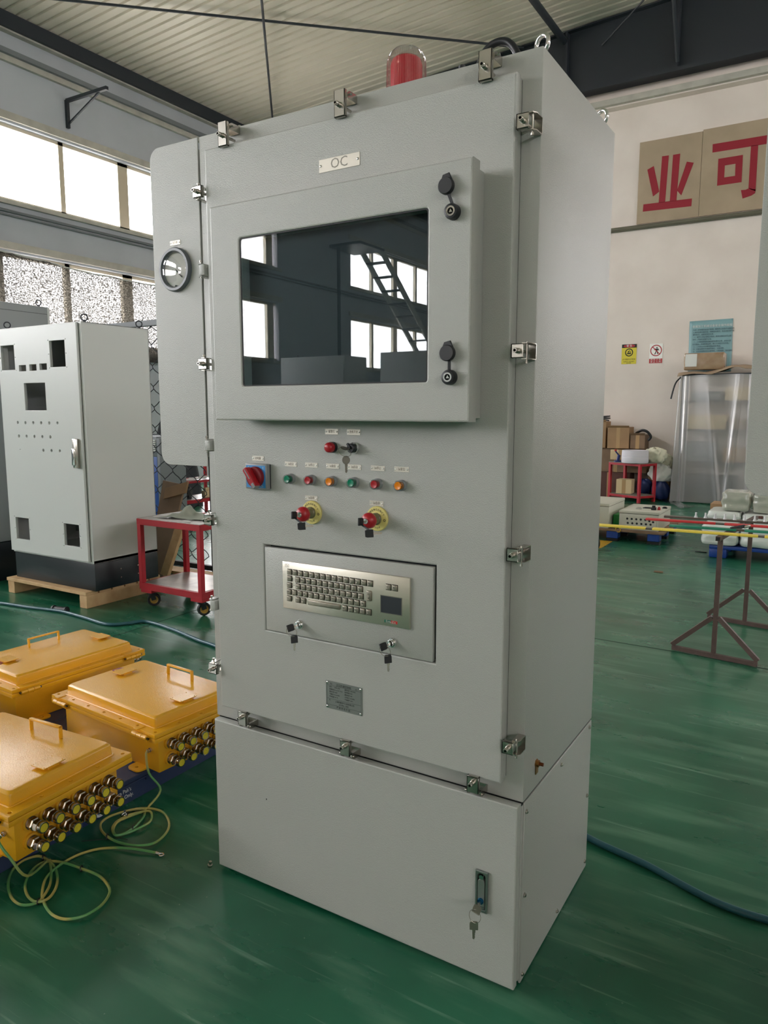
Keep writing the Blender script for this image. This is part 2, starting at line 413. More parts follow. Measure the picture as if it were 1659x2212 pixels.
MB().bar((0.04, 0, 5.98), (0.80, 0.02, 6.31), 0.025, 0.025).build('brace', DARK, t)

# shade net hung in front of the lower windows
m = bpy.data.materials.new('grainy_shade_net'); m.use_nodes = True; nt = m.node_tree; nt.nodes.clear(); L = nt.links
out = nt.nodes.new('ShaderNodeOutputMaterial'); mix = nt.nodes.new('ShaderNodeMixShader'); tr = nt.nodes.new('ShaderNodeBsdfTransparent')
df = nt.nodes.new('ShaderNodeBsdfDiffuse'); df.inputs[0].default_value = lin((60, 60, 58)); tl = nt.nodes.new('ShaderNodeBsdfTranslucent'); tl.inputs[0].default_value = lin((96, 92, 84))
ad = nt.nodes.new('ShaderNodeMixShader'); ad.inputs[0].default_value = 0.5
geo = nt.nodes.new('ShaderNodeNewGeometry'); mp = nt.nodes.new('ShaderNodeMapping'); mp.inputs['Scale'].default_value = (1, 1, 1.6)
nz = nt.nodes.new('ShaderNodeTexNoise'); nz.inputs['Scale'].default_value = 36; nz.inputs['Detail'].default_value = 5; nz.inputs['Roughness'].default_value = 0.8
rp = nt.nodes.new('ShaderNodeMapRange'); rp.inputs[1].default_value = 0.42; rp.inputs[2].default_value = 0.64; rp.inputs[3].default_value = 0.02; rp.inputs[4].default_value = 0.46
L.new(geo.outputs['Position'], mp.inputs[0]); L.new(mp.outputs[0], nz.inputs['Vector']); L.new(nz.outputs[0], rp.inputs[0])
L.new(df.outputs[0], ad.inputs[1]); L.new(tl.outputs[0], ad.inputs[2]); L.new(rp.outputs[0], mix.inputs[0])
L.new(ad.outputs[0], mix.inputs[1]); L.new(tr.outputs[0], mix.inputs[2]); L.new(mix.outputs[0], out.inputs[0])
def netfn(u, v):
    y = 2.2+u*7.9; top = 3.79-0.13*math.sin(min(1, max(0, (y-4.9)/5))*PI)*0.9 if y > 4.9 else 3.79+0.09*(4.9-y)
    return (XL+0.20+0.03*math.sin(y*5+v*4)+0.02*math.sin(y*11), y, 2.3+(top-2.3)*v)
tag(MB().sheet(netfn, 70, 10).build('shade_net', m, smooth=180, thick=0.002), 'grainy grey shade net sagging in front of the lower left windows', 'net')
tag(MB().tube([netfn(i/30, 1) for i in range(31)], 0.012, 6).build('net_rope', WHITEP), 'pale cord holding up the top edge of the shade net', 'cord')

# ---------------------------------------------------------------- main control cabinet
CABX, CABD, CABH, SEAM = 1.006, 0.585, 2.2, 0.492
def clamp(parent, cx, cz, du, dv, pu, ear, hinge=False):
    """door clamp or hinge; (du,dv) points away from the door edge, pu = reach of the pressing plate, ear = place of the pin bracket"""
    P = lambda u, v, w: (cx+u*du-v*dv, -w, cz+u*dv+v*du)
    def mb(fn):
        b = MB(); fn(b); b.v = [Vector(P(*v)) for v in b.v]; return b
    w1 = 0.0155
    if hinge:
        o = mb(lambda b: b.box(ear-0.022, ear-0.001, -0.0150, 0.0150, 0.012, 0.046)).build('hinge', PAINT, parent, 0.003); mt = PAINT
        mb(lambda b: b.box(ear-0.0005, ear+0.006, -0.0150, -0.0120, 0.002, 0.04).box(ear-0.0005, ear+0.006, 0.0120, 0.0150, 0.002, 0.04)).build('hinge_leaf', PAINT, o, 0.0008, 1)
    else:
        u0, u1 = pu
        def chan(b):
            b.box(u0, u1, -w1, w1, 0.0495, 0.0525); b.box(u0, u1, -w1, -w1+0.0025, 0.042, 0.0525)
            b.box(u0, u1, w1-0.0025, w1, 0.042, 0.0525); b.box(u0, u0+0.003, -w1, w1, 0.042, 0.0525)
        o = mb(chan).build('clamp', STEEL, parent, 0.0006, 1); mt = STEEL
        bc = u0+0.0155 if u1-u0 < 0.05 else u0+0.027
        mb(lambda b: b.lathe([(0, 0.0525), (0.0074, 0.0525), (0.0074, 0.0545), (0.0062, 0.0545), (0.0062, 0.057), (0.0054, 0.0575), (0.0054, 0.069), (0.0046, 0.070), (0.0032, 0.070)], (bc, 0, 0), (0, 0, 1), 16)).build('bolt', STEEL, o)
        mb(lambda b: b.lathe([(0.0032, 0.0701), (0.0030, 0.062), (0, 0.062)], (bc, 0, 0), (0, 0, 1), 6)).build('bolt_socket', INKB, o)
        mb(lambda b: b.cyl((bc, 0, 0.004), (bc, 0, 0.05), 0.004, n=8)).build('bolt_shank', STEEL, o)
    def ears(b):
        for s in (-1, 1):
            y0, y1 = s*0.0170-0.001, s*0.0170+0.001
            pr_ = [(ear-0.009, 0.001), (ear-0.009, 0.044), (ear+0.003, 0.044), (ear+0.009, 0.034), (ear+0.009, 0.001)]
            b.add([(u, y0, w) for u, w in pr_]+[(u, y1, w) for u, w in pr_], [(0, 1, 2, 3, 4), (9, 8, 7, 6, 5)]+[(i, (i+1) % 5, 5+(i+1) % 5, 5+i) for i in range(5)])
        b.box(ear-0.009, ear+0.009, -0.0170, 0.0170, 0.0003, 0.0022)
    mb(ears).build('bracket', mt, o)
    mb(lambda b: b.cyl((ear, -0.0225, 0.036), (ear, 0.0205, 0.036), 0.0022, n=8).cyl((ear, -0.027, 0.036), (ear, -0.0225, 0.036), 0.0036, n=8)).build('pin', STEEL, o)
def rivet_plate(parent, x, z, w, h, s, size, y=-0.04, name='label_plate', rv=0.0022, ink=INK, sx=0.8):
    o = box(name, PLATE, x-w/2, x+w/2, y-0.0012, y, z-h/2, z+h/2, parent, 0.0004, 1)
    for sg in (-1, 1):
        MB().lathe([(rv, 0), (rv*0.9, 0.0008), (rv*0.5, 0.0014), (0, 0.0016)], (x+sg*(w/2-rv*1.6), y-0.0012, z), (0, -1, 0), 10).build('rivet', CHROME, o)
    if s: text('lettering', s, size, shift(FRONT(y-0.0012), x, z), ink, o, t=0.0002, sx=sx)
    return o
def key_blade(b, p, d, n_, L=0.024, w=0.0068):
    """a flat key blade from p along d, n_ is the flat's normal"""
    p, d, n_ = Vector(p), Vector(d).normalized(), Vector(n_).normalized(); s = d.cross(n_)
    prof = [(0, -w/2), (L*0.3, -w/2), (L*0.38, -w*0.3), (L*0.5, -w*0.42), (L*0.6, -w*0.22), (L*0.72, -w*0.38), (L*0.84, -w*0.25), (L, 0), (L*0.92, w/2), (0, w/2)]
    k = len(prof)
    vs = [p+d*a+s*c+n_*t for t in (-0.0009, 0.0009) for (a, c) in prof]
    b.add(vs, [tuple(range(k))[::-1], tuple(range(k, 2*k))]+[(i, (i+1) % k, k+(i+1) % k, k+i) for i in range(k)])
def key_head(b, p, d, n_, L=0.022, w=0.02, t=0.0045, rnd=False):
    p, d, n_ = Vector(p), Vector(d).normalized(), Vector(n_).normalized(); s = d.cross(n_)
    if rnd:
        prof = [(L*0.5-L*0.5*math.cos(2*PI*i/16), w*0.52*math.sin(2*PI*i/16)) for i in range(16)]; k = 16
        vs = [p+d*a+s*c+n_*q for q in (-t/2, t/2) for (a, c) in prof]
        b.add(vs, [tuple(range(k))[::-1], tuple(range(k, 2*k))]+[(i, (i+1) % k, k+(i+1) % k, k+i) for i in range(k)]); return
    prof = [(0, -w*0.42), (L*0.25, -w/2), (L, -w/2), (L, w*0.5), (L*0.25, w/2), (0, w*0.42)]
    k = len(prof); vs = [p+d*a+s*c+n_*q for q in (-t/2, t/2) for (a, c) in prof]
    b.add(vs, [tuple(range(k))[::-1], tuple(range(k, 2*k))]+[(i, (i+1) % k, k+(i+1) % k, k+i) for i in range(k)])
def keys(name, label, lock, black, hang, d1=(-0.35, -1, -0.12), n1=(0.8, -0.3, 0.25), hd=(0.1, -0.05, -1), hn=(0.75, -0.66, 0), sc=1.0, rnd=False, matk=None, strap=False):
    """two keys on a ring, one pushed into the lock at point lock; hang = where the second key's head starts"""
    t = thing(name, label, 'keys', lock, 0, 'keys left in the cabinet locks')
    d1 = Vector(d1).normalized(); n1 = (Vector(n1)-d1*Vector(n1).dot(d1)).normalized()
    hm = BLACK if black else (matk or STEEL); th = 0.0045 if black else 0.0022
    b = MB(); key_blade(b, d1*0.013*sc, -d1, n1, 0.016*sc, 0.006*sc); k = b.build('key', STEEL, t)
    b = MB(); key_head(b, d1*0.011*sc, d1, n1, 0.021*sc, 0.019*sc, th, rnd); b.build('key_head', hm, k, 0.0008, 1)
    h0 = Vector(hang)-Vector(lock); hd = Vector(hd).normalized(); hn = Vector(hn).normalized(); e1 = d1*0.026*sc
    c = (e1+h0)/2; R = max((e1-h0).length/2+0.003, 0.007)
    ax = (e1-h0).cross(Vector((0.3, 1, 0.1))).normalized()
    if strap: MB().bar(d1*0.020-Vector((0, 0, 0.006)), h0+hd*0.010+Vector((0, 0, 0.008)), 0.004, 0.0025, (0, -1, 0)).build('strap', BLACK, t)
    else: MB().torus(c, ax, R, 0.0008, 20, 6).build('ring', STEEL, t)
    b = MB(); key_blade(b, h0+hd*0.019*sc, hd, hn, 0.024*sc, 0.0068*sc); k2 = b.build('key', matk or STEEL, t)
    b = MB(); key_head(b, h0, hd, hn, 0.021*sc, 0.019*sc, th, rnd); b.build('key_head', hm, k2, 0.0008, 1)
    return t

def build_body(root, full=True):
    b = MB().box(-CABX, 0, 0, CABD, SEAM+0.004, CABH).mesh('body', PAINT, 0.003)
    inst(b, 'body', root)
    # plinth box under the body
    box('plinth', PAINT, -CABX+0.012, -0.004, 0.004, CABD, 0.012, SEAM-0.006, root, 0.003)
    box('side_panel', PAINT, -0.006, 0.0, 0.012, CABD, 0.004, SEAM-0.002, root, 0.0012, 1)
    box('gasket', GASKET, -CABX+0.01, -0.004, 0.001, CABD-0.004, SEAM-0.006, SEAM+0.004, root)
    # side box (purge unit) on the left
    plate('side_box_front', rect(-1.205, -1.0095, 1.272, 2.199, [0.035, 0, 0, 0.035]), [circ(-1.11, 1.848, 0.052, 28)], 0.004, FRONT(0.002), PAINT, root, 0.0012)
    box('side_box', PAINT, -1.203, -1.0095, 0.003, 0.32, 1.30, 2.17, root, 0.004)
    g = MB().lathe([(0.048, 0), (0.048, 0.006), (0.053, 0.013), (0.060, 0.013), (0.063, 0.008), (0.063, 0)], (-1.11, -0.0025, 1.848), (0, -1, 0), 40).build('gauge', mat('grey_gauge_rim', (96, 102, 108), 0.3), root)
    MB().lathe([(0, 0.001), (0.05, 0.001)], (-1.11, -0.003, 1.848), (0, -1, 0), 32).build('dial', mat('white_dial_face', (214, 214, 206), 0.5), g)
    MB().lathe([(0.050, 0.009), (0.047, 0.0125), (0.035, 0.0155), (0.018, 0.0175), (0, 0.018)], (-1.11, -0.003, 1.848), (0, -1, 0), 32).build('gauge_glass', glass_mat('gauge_glass', (250, 250, 250), 2.4), g)
    MB().bar((-1.11, -0.006, 1.848), (-1.085, -0.006, 1.825), 0.003, 0.001, (0, -1, 0)).build('needle', INKB, g)
    MB().cyl((-1.11, -0.003, 1.800), (-1.11, -0.008, 1.800), 0.004).build('adjuster', INKB, g)
    rivet_plate(root, -1.111, 1.925, 0.042, 0.0135, '压力表', 0.0085, -0.002)
cab = thing('control_cabinet', 'tall light grey control cabinet with a glass screen window and red beacon on top', 'cabinet')
build_body(cab)
# door with a recess for the keyboard flap
DX0, DX1, DZ0, DZ1, DY = -0.947, -0.043, 0.551, 2.144, -0.04
KX0, KX1, KZ0, KZ1 = -0.766, -0.222, 0.818, 1.065
door = plate('door', rect(DX0, DX1, DZ0, DZ1), [rect(KX0, KX1, KZ0, KZ1)], 0.026, FRONT(-0.014), PAINT, cab, 0.004)
plate('door_rim', rect(DX0+0.002, DX1-0.002, DZ0+0.002, DZ1-0.002), [rect(KX0, KX1, KZ0, KZ1)], 0.0125, FRONT(-0.002), PAINT, door, 0.001)
box('door_seal', GASKET, DX0+0.004, DX1-0.0022, -0.0022, -0.0002, DZ0+0.004, DZ1-0.004, door)
box('recess', HOLE, KX0-0.003, KX1+0.003, -0.010, -0.0035, KZ0-0.003, KZ1+0.003, door)
# keyboard flap, standing slightly open along its right and top edges
flap = box('keyboard_flap', PAINT, KX0+0.0045, KX1-0.006, -0.0425, -0.026, KZ0+0.002, KZ1-0.005, cab, 0.003)
FY = -0.0425
kb = box('keyboard', mat('brushed_steel', (216, 210, 196), 0.36, 0.9, bump=(160, 0.12)), -0.692, -0.289, FY-0.008, FY, 0.896, 1.0275, cab, 0.0015)
KEYM = mat('key_cap_steel', (158, 151, 138), 0.34, 0.9)
kc = MB().box(-0.0073, 0.0073, -0.004, 0.0005, -0.0073, 0.0073).mesh('key_cap', KEYM, 0.002, 3)
well = MB().box(-0.0084, 0.0084, -0.0002, 0.0004, -0.0084, 0.0084).mesh('key_well', mat('dark_key_gap', (58, 54, 48), 0.6))
legend = {}
ky = FY-0.008
def key(x, z, s=None):
    k = inst(kc, 'key_cap', kb, (x, ky, z))
    inst(well, 'key_well', kb, (x, ky, z))
    if s:
        if s not in legend: legend[s] = text_mesh('lettering', s, 0.006 if len(s) == 1 else 0.0036, FRONT(0), INKB, t=0.0001)
        inst(legend[s], 'lettering', kb, (x-0.0015, ky-0.0041, z+0.001))
P_ = 0.01875
for i, s in enumerate(['Esc', '1', '2', '3', '4', '5', '6', '7', '8', '9', '0', '-', '=', 'Del', 'Back']): key(-0.6659+P_*i-(0.0009 if i > 11 else 0), 1.000, s)
key(-0.6663, 0.9817, 'Tab')
for i, s in enumerate('QWERTYUIOP[]'): key(-0.6388+0.01852*i, 0.9814, s)
key(-0.6673, 0.9628, 'Cap')
for i, s in enumerate("ASDFGHJKL;'\\"): key(-0.6374+0.01856*i, 0.9627, s)
for i, s in enumerate(['Shft', '`', 'Z', 'X', 'C', 'V', 'B', 'N', 'M', ',', '.', '/', 'Shft', '\u2191']): key(-0.6683+0.0186*i, 0.9441, s)
key(-0.6687, 0.9254, 'Fn'); key(-0.6385, 0.9254, 'Ctrl'); key(-0.6198, 0.9254, 'Alt')
for i, s in enumerate(['PgU', 'PgD', '\u2190', '\u2193', '\u2192']): key(-0.4831+0.0185*i, 0.9240, s)
box('space_bar', KEYM, -0.604, -0.498, ky-0.004, ky+0.0005, 0.9175, 0.931, kb, 0.002, 3)
box('enter_key', KEYM, -0.4148, -0.4002, ky-0.004, ky+0.0005, 0.954, 0.981, kb, 0.002, 3)
text('lettering', 'Enter', 0.0036, shift(FRONT(ky-0.0041), -0.4075, 0.972), INKB, kb, t=0.0001)
text('lettering', '\u21b5', 0.007, shift(FRONT(ky-0.0041), -0.4075, 0.962), INKB, kb, t=0.0001)
key(-0.3499, 0.9974, 'L'); key(-0.3313, 0.9974, 'R')
box('touchpad', mat('touchpad_black', (34, 40, 46), 0.5), -0.3724, -0.3121, ky-0.0007, ky+0.0003, 0.9297, 0.9732, kb)
rim = plate('touchpad_rim', rect(-0.3740, -0.3105, 0.9281, 0.9748), [rect(-0.3724, -0.3121, 0.9297, 0.9732)], 0.0012, FRONT(ky), KEYM, kb)
lg = box('badge', mat('badge_green', (24, 104, 86), 0.4), -0.3624, -0.343, ky-0.0008, ky, 0.9045, 0.9118, kb)
box('badge', mat('badge_red', (190, 44, 44), 0.4), -0.343, -0.3241, ky-0.0008, ky, 0.9045, 0.9118, kb)
text('lettering', 'EmnEx', 0.0098, shift(FRONT(ky-0.0008), -0.3432, 0.9079), PLATE, kb, t=0.0003, sx=1.1)
text('lettering', 'Ex', 0.0085, shift(FRONT(ky), -0.6755, 1.0168), INKB, kb, t=0.0002)
fr = plate('badge_frame', rect(-0.6821, -0.6686, 1.0125, 1.021), [rect(-0.6815, -0.6692, 1.0131, 1.0204)], 0.0003, FRONT(ky), INKB, kb)
MB().cyl((-0.6520, ky, 0.964), (-0.6520, ky-0.0005, 0.964), 0.001, n=8).build('caps_light', INKB, kb)
# flap locks with their keys
for i, (x, z) in enumerate(((-0.6395, 0.8541), (-0.3431, 0.8521))):
    l = MB().lathe([(0.0135, 0), (0.0135, 0.003), (0.0115, 0.006), (0.0095, 0.0062), (0.0095, 0.013), (0.0085, 0.014), (0, 0.014)], (x, FY, z), (0, -1, 0), 24).build('flap_lock', CHROME, cab)
    keys('key_pair', 'black headed keys hanging from the %s lock under the steel keyboard' % ('left' if i == 0 else 'right'), (x, FY-0.0135, z), True, (x+0.010, FY-0.040, z-0.019), d1=(-0.30, -1, -0.10), n1=(0.9, -0.4, 0.35))
# screen hood: inner frame, outer door with window, pane, monitor
scr = plate('screen_hood', rect(-0.838, -0.112, 1.420, 1.952), [rect(-0.79, -0.15, 1.46, 1.91)], 0.046, FRONT(-0.04), PAINT, cab, 0.003)
box('hood_seal', GASKET, -0.834, -0.116, -0.0895, -0.086, 1.424, 1.948, scr)
sd = plate('screen_door', rect(-0.847, -0.099, 1.412, 1.960), [rect(-0.748, -0.2035, 1.5005, 1.8715, 0.006)], 0.040, FRONT(-0.09), PAINT, cab, 0.004)
plate('pane_seal', rect(-0.7495, -0.202, 1.499, 1.873, 0.008), [rect(-0.7455, -0.206, 1.503, 1.869, 0.006)], 0.002, FRONT(-0.1252), GASKET, sd)
box('pane', glass_mat('screen_glass', (226, 236, 238), 1.62), -0.7485, -0.203, -0.126, -0.121, 1.5, 1.872, sd)
mon = box('monitor', mat('monitor_bezel', (30, 33, 37), 0.5), -0.785, -0.155, -0.085, -0.045, 1.465, 1.905, scr, 0.003)
box('display', mat('unlit_display', (22, 27, 34), 0.12), -0.66, -0.235, -0.0862, -0.085, 1.545, 1.865, mon) if False else box('display', mat('unlit_display', (22, 27, 34), 0.12), -0.66, -0.235, -0.0862, -0.0848, 1.545, 1.865, scr)
# rubber capped triangle locks on the screen door
for (x, z, a) in ((-0.1412, 1.8533, 0.0), (-0.1440, 1.5090, 0.05)):
    cl = MB().lathe([(0.0165, 0), (0.0165, 0.012), (0.015, 0.017), (0.0105, 0.018), (0.0105, 0.010)], (x, -0.13, z), (0, -1, 0), 28).build('cam_lock', BLACK, cab)
    MB().lathe([(0.0102, 0.0175), (0.0068, 0.0175), (0.0068, 0.008)], (x, -0.13, z), (0, -1, 0), 28).build('lock_ring', CHROME, cl)
    MB().lathe([(0, 0.009), (0.0068, 0.009)], (x, -0.13, z), (0, -1, 0), 20).build('lock_well', INKB, cl)
    MB().lathe([(0.0046, 0.009), (0.0046, 0.0165), (0, 0.0165)], (x, -0.13, z), (0, -1, 0), 3, PI/2*0.3+2.2).build('lock_core', CHROME, cl)
    dx, dz = (-0.0125, 0.0525) if a == 0 else (-0.0025, 0.0515)
    cp = MB().lathe([(0, 0), (0.0175, 0), (0.0175, 0.009), (0.016, 0.011), (0, 0.011)], (x+dx, -0.138, z+dz), (0, -1, 0), 28)
    cp.build('lock_cap', BLACK, cl)
    F = shift(FRONT(-0.138), x+dx, z+dz)
    plate('cap_tab', [(-0.0165, 0.004), (0.016, 0.006), (0.006, 0.0265), (-0.0085, 0.0235)], [], 0.005, F, BLACK, cl, 0.0008)
    MB().bar((x+dx+0.004, -0.141, z+dz-0.014), (x+0.0005, -0.139, z+0.015), 0.006, 0.003, (0, -1, 0)).build('cap_strap', BLACK, cl)
# labels on the door
rivet_plate(cab, -0.498, 2.0365, 0.121, 0.031, 'OC', 0.034, DY, 'name_plate', 0.0034, mat('etched_line_grey', (150, 146, 136), 0.5), 1.0)
npl = box('rating_plate', mat('grey_etched_plate', (142, 146, 142), 0.4, 0.7), -0.555, -0.437, DY-0.0012, DY, 0.633, 0.711, cab)
for sx in (-1, 1):
    for sz in (-1, 1):
        MB().lathe([(0.0036, 0), (0.0032, 0.0014), (0.0018, 0.0022), (0, 0.0025)], (-0.496+sx*0.054, DY-0.0012, 0.672+sz*0.034), (0, -1, 0), 12).build('rivet', CHROME, npl)
def npt(s, size, x, z, al='CENTER', sx=0.9): text('lettering', s, size, shift(FRONT(DY-0.0012), x, z), INKB, npl, t=0.0002, align=al, sx=sx)
npt('正压防爆控制柜', 0.0078, -0.4965, 0.7025); npt('Ex', 0.007, -0.537, 0.7035); npt('KC', 0.005, -0.4555, 0.7025)
rows = [('型号', 'BXPK-2000', '额定电压', '380V/50Hz'), ('防爆标志', 'Ex pzc IIC T4 Gc', '防护等级', 'IP54'), ('额定功率', '15kW', '额定电流', '40A'), ('气源压力', '0.3-0.6MPa', '工作压力', '50-600Pa'), ('环境温度', '-20~40', '产品编号', '2024')]
for i, (a, b, c_, d) in enumerate(rows):
    z = 0.6945-0.0068*i
    npt(a, 0.0046, -0.5435, z, 'LEFT'); npt(b, 0.0042, -0.5265, z, 'LEFT'); npt(c_, 0.0046, -0.4935, z, 'LEFT'); npt(d, 0.0042, -0.475, z, 'LEFT')
npt('Ex', 0.005, -0.5420, 0.6575); npt('上海防爆电气工程有限公司', 0.0058, -0.4935, 0.6555); npt('生产地址: 上海市', 0.0048, -0.4965, 0.6485); npt('严 禁 带 电 开 盖 !', 0.0066, -0.4965, 0.6395)
gl = MB()
for z in (0.6988, 0.6612, 0.6442): gl.box(-0.551, -0.441, DY-0.0015, DY-0.0012, z-0.0002, z+0.0002)
for x in (-0.5515, -0.4405): gl.box(x-0.0002, x+0.0002, DY-0.0015, DY-0.0012, 0.6385, 0.7055)
gl.build('ruled_lines', INKB, npl, smooth=0)
# control buttons
XB = (-0.6625, -0.5935, -0.5248, -0.4568, -0.3868, -0.3180)
GUARD = glass_mat('button_guard', (232, 234, 234), 1.35)
guard = MB().lathe([(0.0122, 0), (0.0128, 0.012), (0.0112, 0.0125), (0.0108, 0.004)], (0, 0, 0), (0, -1, 0), 28).mesh('guard', GUARD)
colr = MB().lathe([(0.0138, 0), (0.0138, 0.009), (0.0128, 0.0105), (0, 0.0105)], (0, 0, 0), (0, -1, 0), 28).mesh('push_button', GREYP)
caps = {}
for nm, mm in (('g', GREENP), ('r', REDP), ('o', ORANGEP)):
    caps[nm] = MB().lathe([(0.0100, 0), (0.0100, 0.0105), (0.0088, 0.0118), (0.0062, 0.0112), (0, 0.0102)], (0, 0, 0), (0, -1, 0), 28).mesh('button_cap', mm)
names = ['1#启动', '1#停止', '1#复位', '2#启动', '2#停止', '2#复位']
for x, c_, s in zip(XB, 'grogro', names):
    o = inst(colr, 'push_button', cab, (x, DY, 1.2555))
    inst(caps[c_], 'button_cap', o, (0, -0.0105, 0)); inst(guard, 'guard', o, (0, -0.0105, 0))
    rivet_plate(cab, x-0.0012, 1.2945, 0.041, 0.0132, s, 0.0082)
lamp = MB().lathe([(0.0142, 0), (0.0142, 0.010), (0, 0.010)], (-0.5245, DY, 1.3435), (0, -1, 0), 28).build('indicator_lamp', BLACK, cab)
MB().lathe([(0.0132, 0.009), (0.0132, 0.018), (0.0125, 0.022), (0.009, 0.025), (0.0045, 0.0265), (0, 0.027)], (-0.5245, DY, 1.3435), (0, -1, 0), 28).build('lamp_lens', REDP, lamp)
rivet_plate(cab, -0.528, 1.3834, 0.041, 0.0148, '报警灯', 0.0085); rivet_plate(cab, -0.4597, 1.3830, 0.041, 0.0148, '选择开关', 0.0085)
ks = MB().lathe([(0.0145, 0), (0.0145, 0.010), (0.0138, 0.011), (0.0118, 0.011)], (-0.4565, DY, 1.3435), (0, -1, 0), 28).build('key_switch', CHROME, cab)
MB().lathe([(0.0118, 0.009), (0.0118, 0.020), (0.010, 0.022), (0.006, 0.022), (0.006, 0.018), (0, 0.018)], (-0.4565, DY, 1.3435), (0, -1, 0), 28).build('switch_core', BLACK, ks)
MB().bar((-0.4655, DY-0.021, 1.355), (-0.4565, DY-0.021, 1.3435), 0.005, 0.006, (0, -1, 0)).build('pointer', BLACK, ks)
keys('key_pair', 'steel keys on a ring hanging from the black key switch beside the red lamp', (-0.4565, DY-0.019, 1.3435), False, (-0.445, -0.098, 1.327), d1=(-0.25, -1, 0.02), n1=(0.5, 0, 1), hd=(0.05, 0, -1), hn=(0.55, -0.83, 0), rnd=True, matk=mat('aged_key_steel', (112, 108, 100), 0.4, 0.6))
# rotary main switch
rs = box('rotary_switch', GREYP, -0.810, -0.733, DY-0.020, DY-0.004, 1.222, 1.293, cab, 0.003)
box('switch_seal', BLACK, -0.807, -0.735, DY-0.005, DY, 1.224, 1.291, rs)
box('face_plate', mat('sky_blue_face', (60, 146, 214), 0.4), -0.8055, -0.7375, DY-0.0206, DY-0.0195, 1.227, 1.288, rs)
MB().lathe([(0.029, 0.016), (0.029, 0.028), (0.027, 0.031), (0, 0.031)], (-0.7705, DY, 1.2565), (0, -1, 0), 30).build('knob_base', mat('maroon_knob', (126, 22, 34), 0.35), rs)
hb = MB(); F = shift(FRONT(DY-0.030), -0.7705, 1.2565, rot=2.2)
plate('knob_grip', rect(-0.031, 0.031, -0.008, 0.008, 0.006), [], 0.020, F, REDP, rs, 0.002)
plate('grip_mark', rect(-0.004, 0.027, -0.0017, 0.0017, 0.0016), [], 0.0006, shift(F, 0, 0, 0.020), GREYP, rs)
plate('padlock_slide', rect(-0.033, -0.018, -0.005, 0.005, 0.001), [], 0.021, F, GREYP, rs, 0.001)
text('lettering', '0', 0.011, shift(FRONT(DY-0.0206), -0.797, 1.281), WHITEP, rs); text('lettering', '1', 0.011, shift(FRONT(DY-0.0206), -0.745, 1.281), WHITEP, rs)
for i in range(3): plate('switch_symbol', rect(-0.791+0.016*i, -0.778+0.016*i, 1.2295, 1.234, 0.002), [rect(-0.790+0.016*i, -0.779+0.016*i, 1.2303, 1.2332, 0.0012)], 0.0004, FRONT(DY-0.0206), WHITEP, rs)
rivet_plate(cab, -0.7787, 1.3061, 0.042, 0.0136, '总电源', 0.0085)
# emergency stops
def ring_text(parent, s, cx, cz, R, a0, step, size, y, flip=False):
    for i, ch in enumerate(s):
        a = a0-step*i if not flip else a0+step*i
        F = shift(FRONT(y), cx+R*math.cos(a), cz+R*math.sin(a), rot=(a-PI/2) if not flip else (a+PI/2))
        text('lettering', ch, size, F, INKB, parent, t=0.0003)
for i, (x, z) in enumerate(((-0.5935, 1.1685), (-0.3885, 1.1675))):
    es = MB().lathe([(0.0315, 0), (0.0315, 0.005), (0.030, 0.0065), (0.0135, 0.0075)], (x, DY, z), (0, -1, 0), 40).build('emergency_stop', YELP, cab)
    ring_text(es, 'EMERGENCY', x, z, 0.0235, 2.62, 0.265, 0.0072, DY-0.0072); ring_text(es, 'STOP', x, z, 0.0235, -PI/2-0.42, 0.28, 0.0072, DY-0.0072, True)
    for a in (-0.1, PI+0.1): MB().torus((x+0.024*math.cos(a), DY-0.0072, z+0.024*math.sin(a)), (0, 1, 0), 0.0028, 0.0006, 14, 5).build('turn_mark', INKB, es)
    MB().lathe([(0.0155, 0.006), (0.0155, 0.012), (0.0135, 0.014), (0.0125, 0.030), (0, 0.030)], (x, DY, z), (0, -1, 0), 28).build('stem', mat('smoked_collar', (112, 108, 84), 0.25), es)
    MB().lathe([(0.011, 0.026), (0.0135, 0.030), (0.0195, 0.036), (0.0200, 0.041), (0.0195, 0.046), (0.0165, 0.051), (0.0110, 0.0545), (0.0075, 0.0555), (0, 0.0555)], (x, DY, z), (0, -1, 0), 32).build('mushroom_head', REDP, es)
    MB().lathe([(0.0068, 0.054), (0.0068, 0.0585), (0.006, 0.0595), (0, 0.0595)], (x, DY, z), (0, -1, 0), 20).build('lock_barrel', CHROME, es)
    keys('key_pair', 'black headed keys in the %s yellow collared emergency stop' % ('left' if i == 0 else 'right'), (x, DY-0.059, z), True, (x+0.020, -0.130, z-0.0245), d1=(0.05, -1, 0.10), n1=(0.9, 0.35, 0.0), hd=(0.93, 0.28, 0.10), hn=(0.35, -0.93, 0.1), strap=True)
    rivet_plate(cab, x-0.003, 1.2068 if i == 0 else 1.2058, 0.0410, 0.0130, '%d#急停' % (i+1), 0.0082)
# clamps and hinges round the door
for z in (2.0385, 1.5665, 1.1130, 0.6520): clamp(cab, DX1, z, 1, 0, (0.006, 0.0335), 0.0365)
for x in (-0.868, -0.4885, -0.1105): clamp(cab, x, DZ1, 0, 1, (-0.008, 0.054), 0.044)
for x in (-0.8545, -0.487, -0.1105): clamp(cab, x, DZ0, 0, -1, (-0.006, 0.036), 0.041)
for i, z in enumerate((2.0355, 1.8285, 1.5690, 1.3375, 1.1205, 0.8620, 0.6680)): clamp(cab, DX0, z, -1, 0, (0.004, 0.036), 0.030, hinge=(i % 2 == 1))
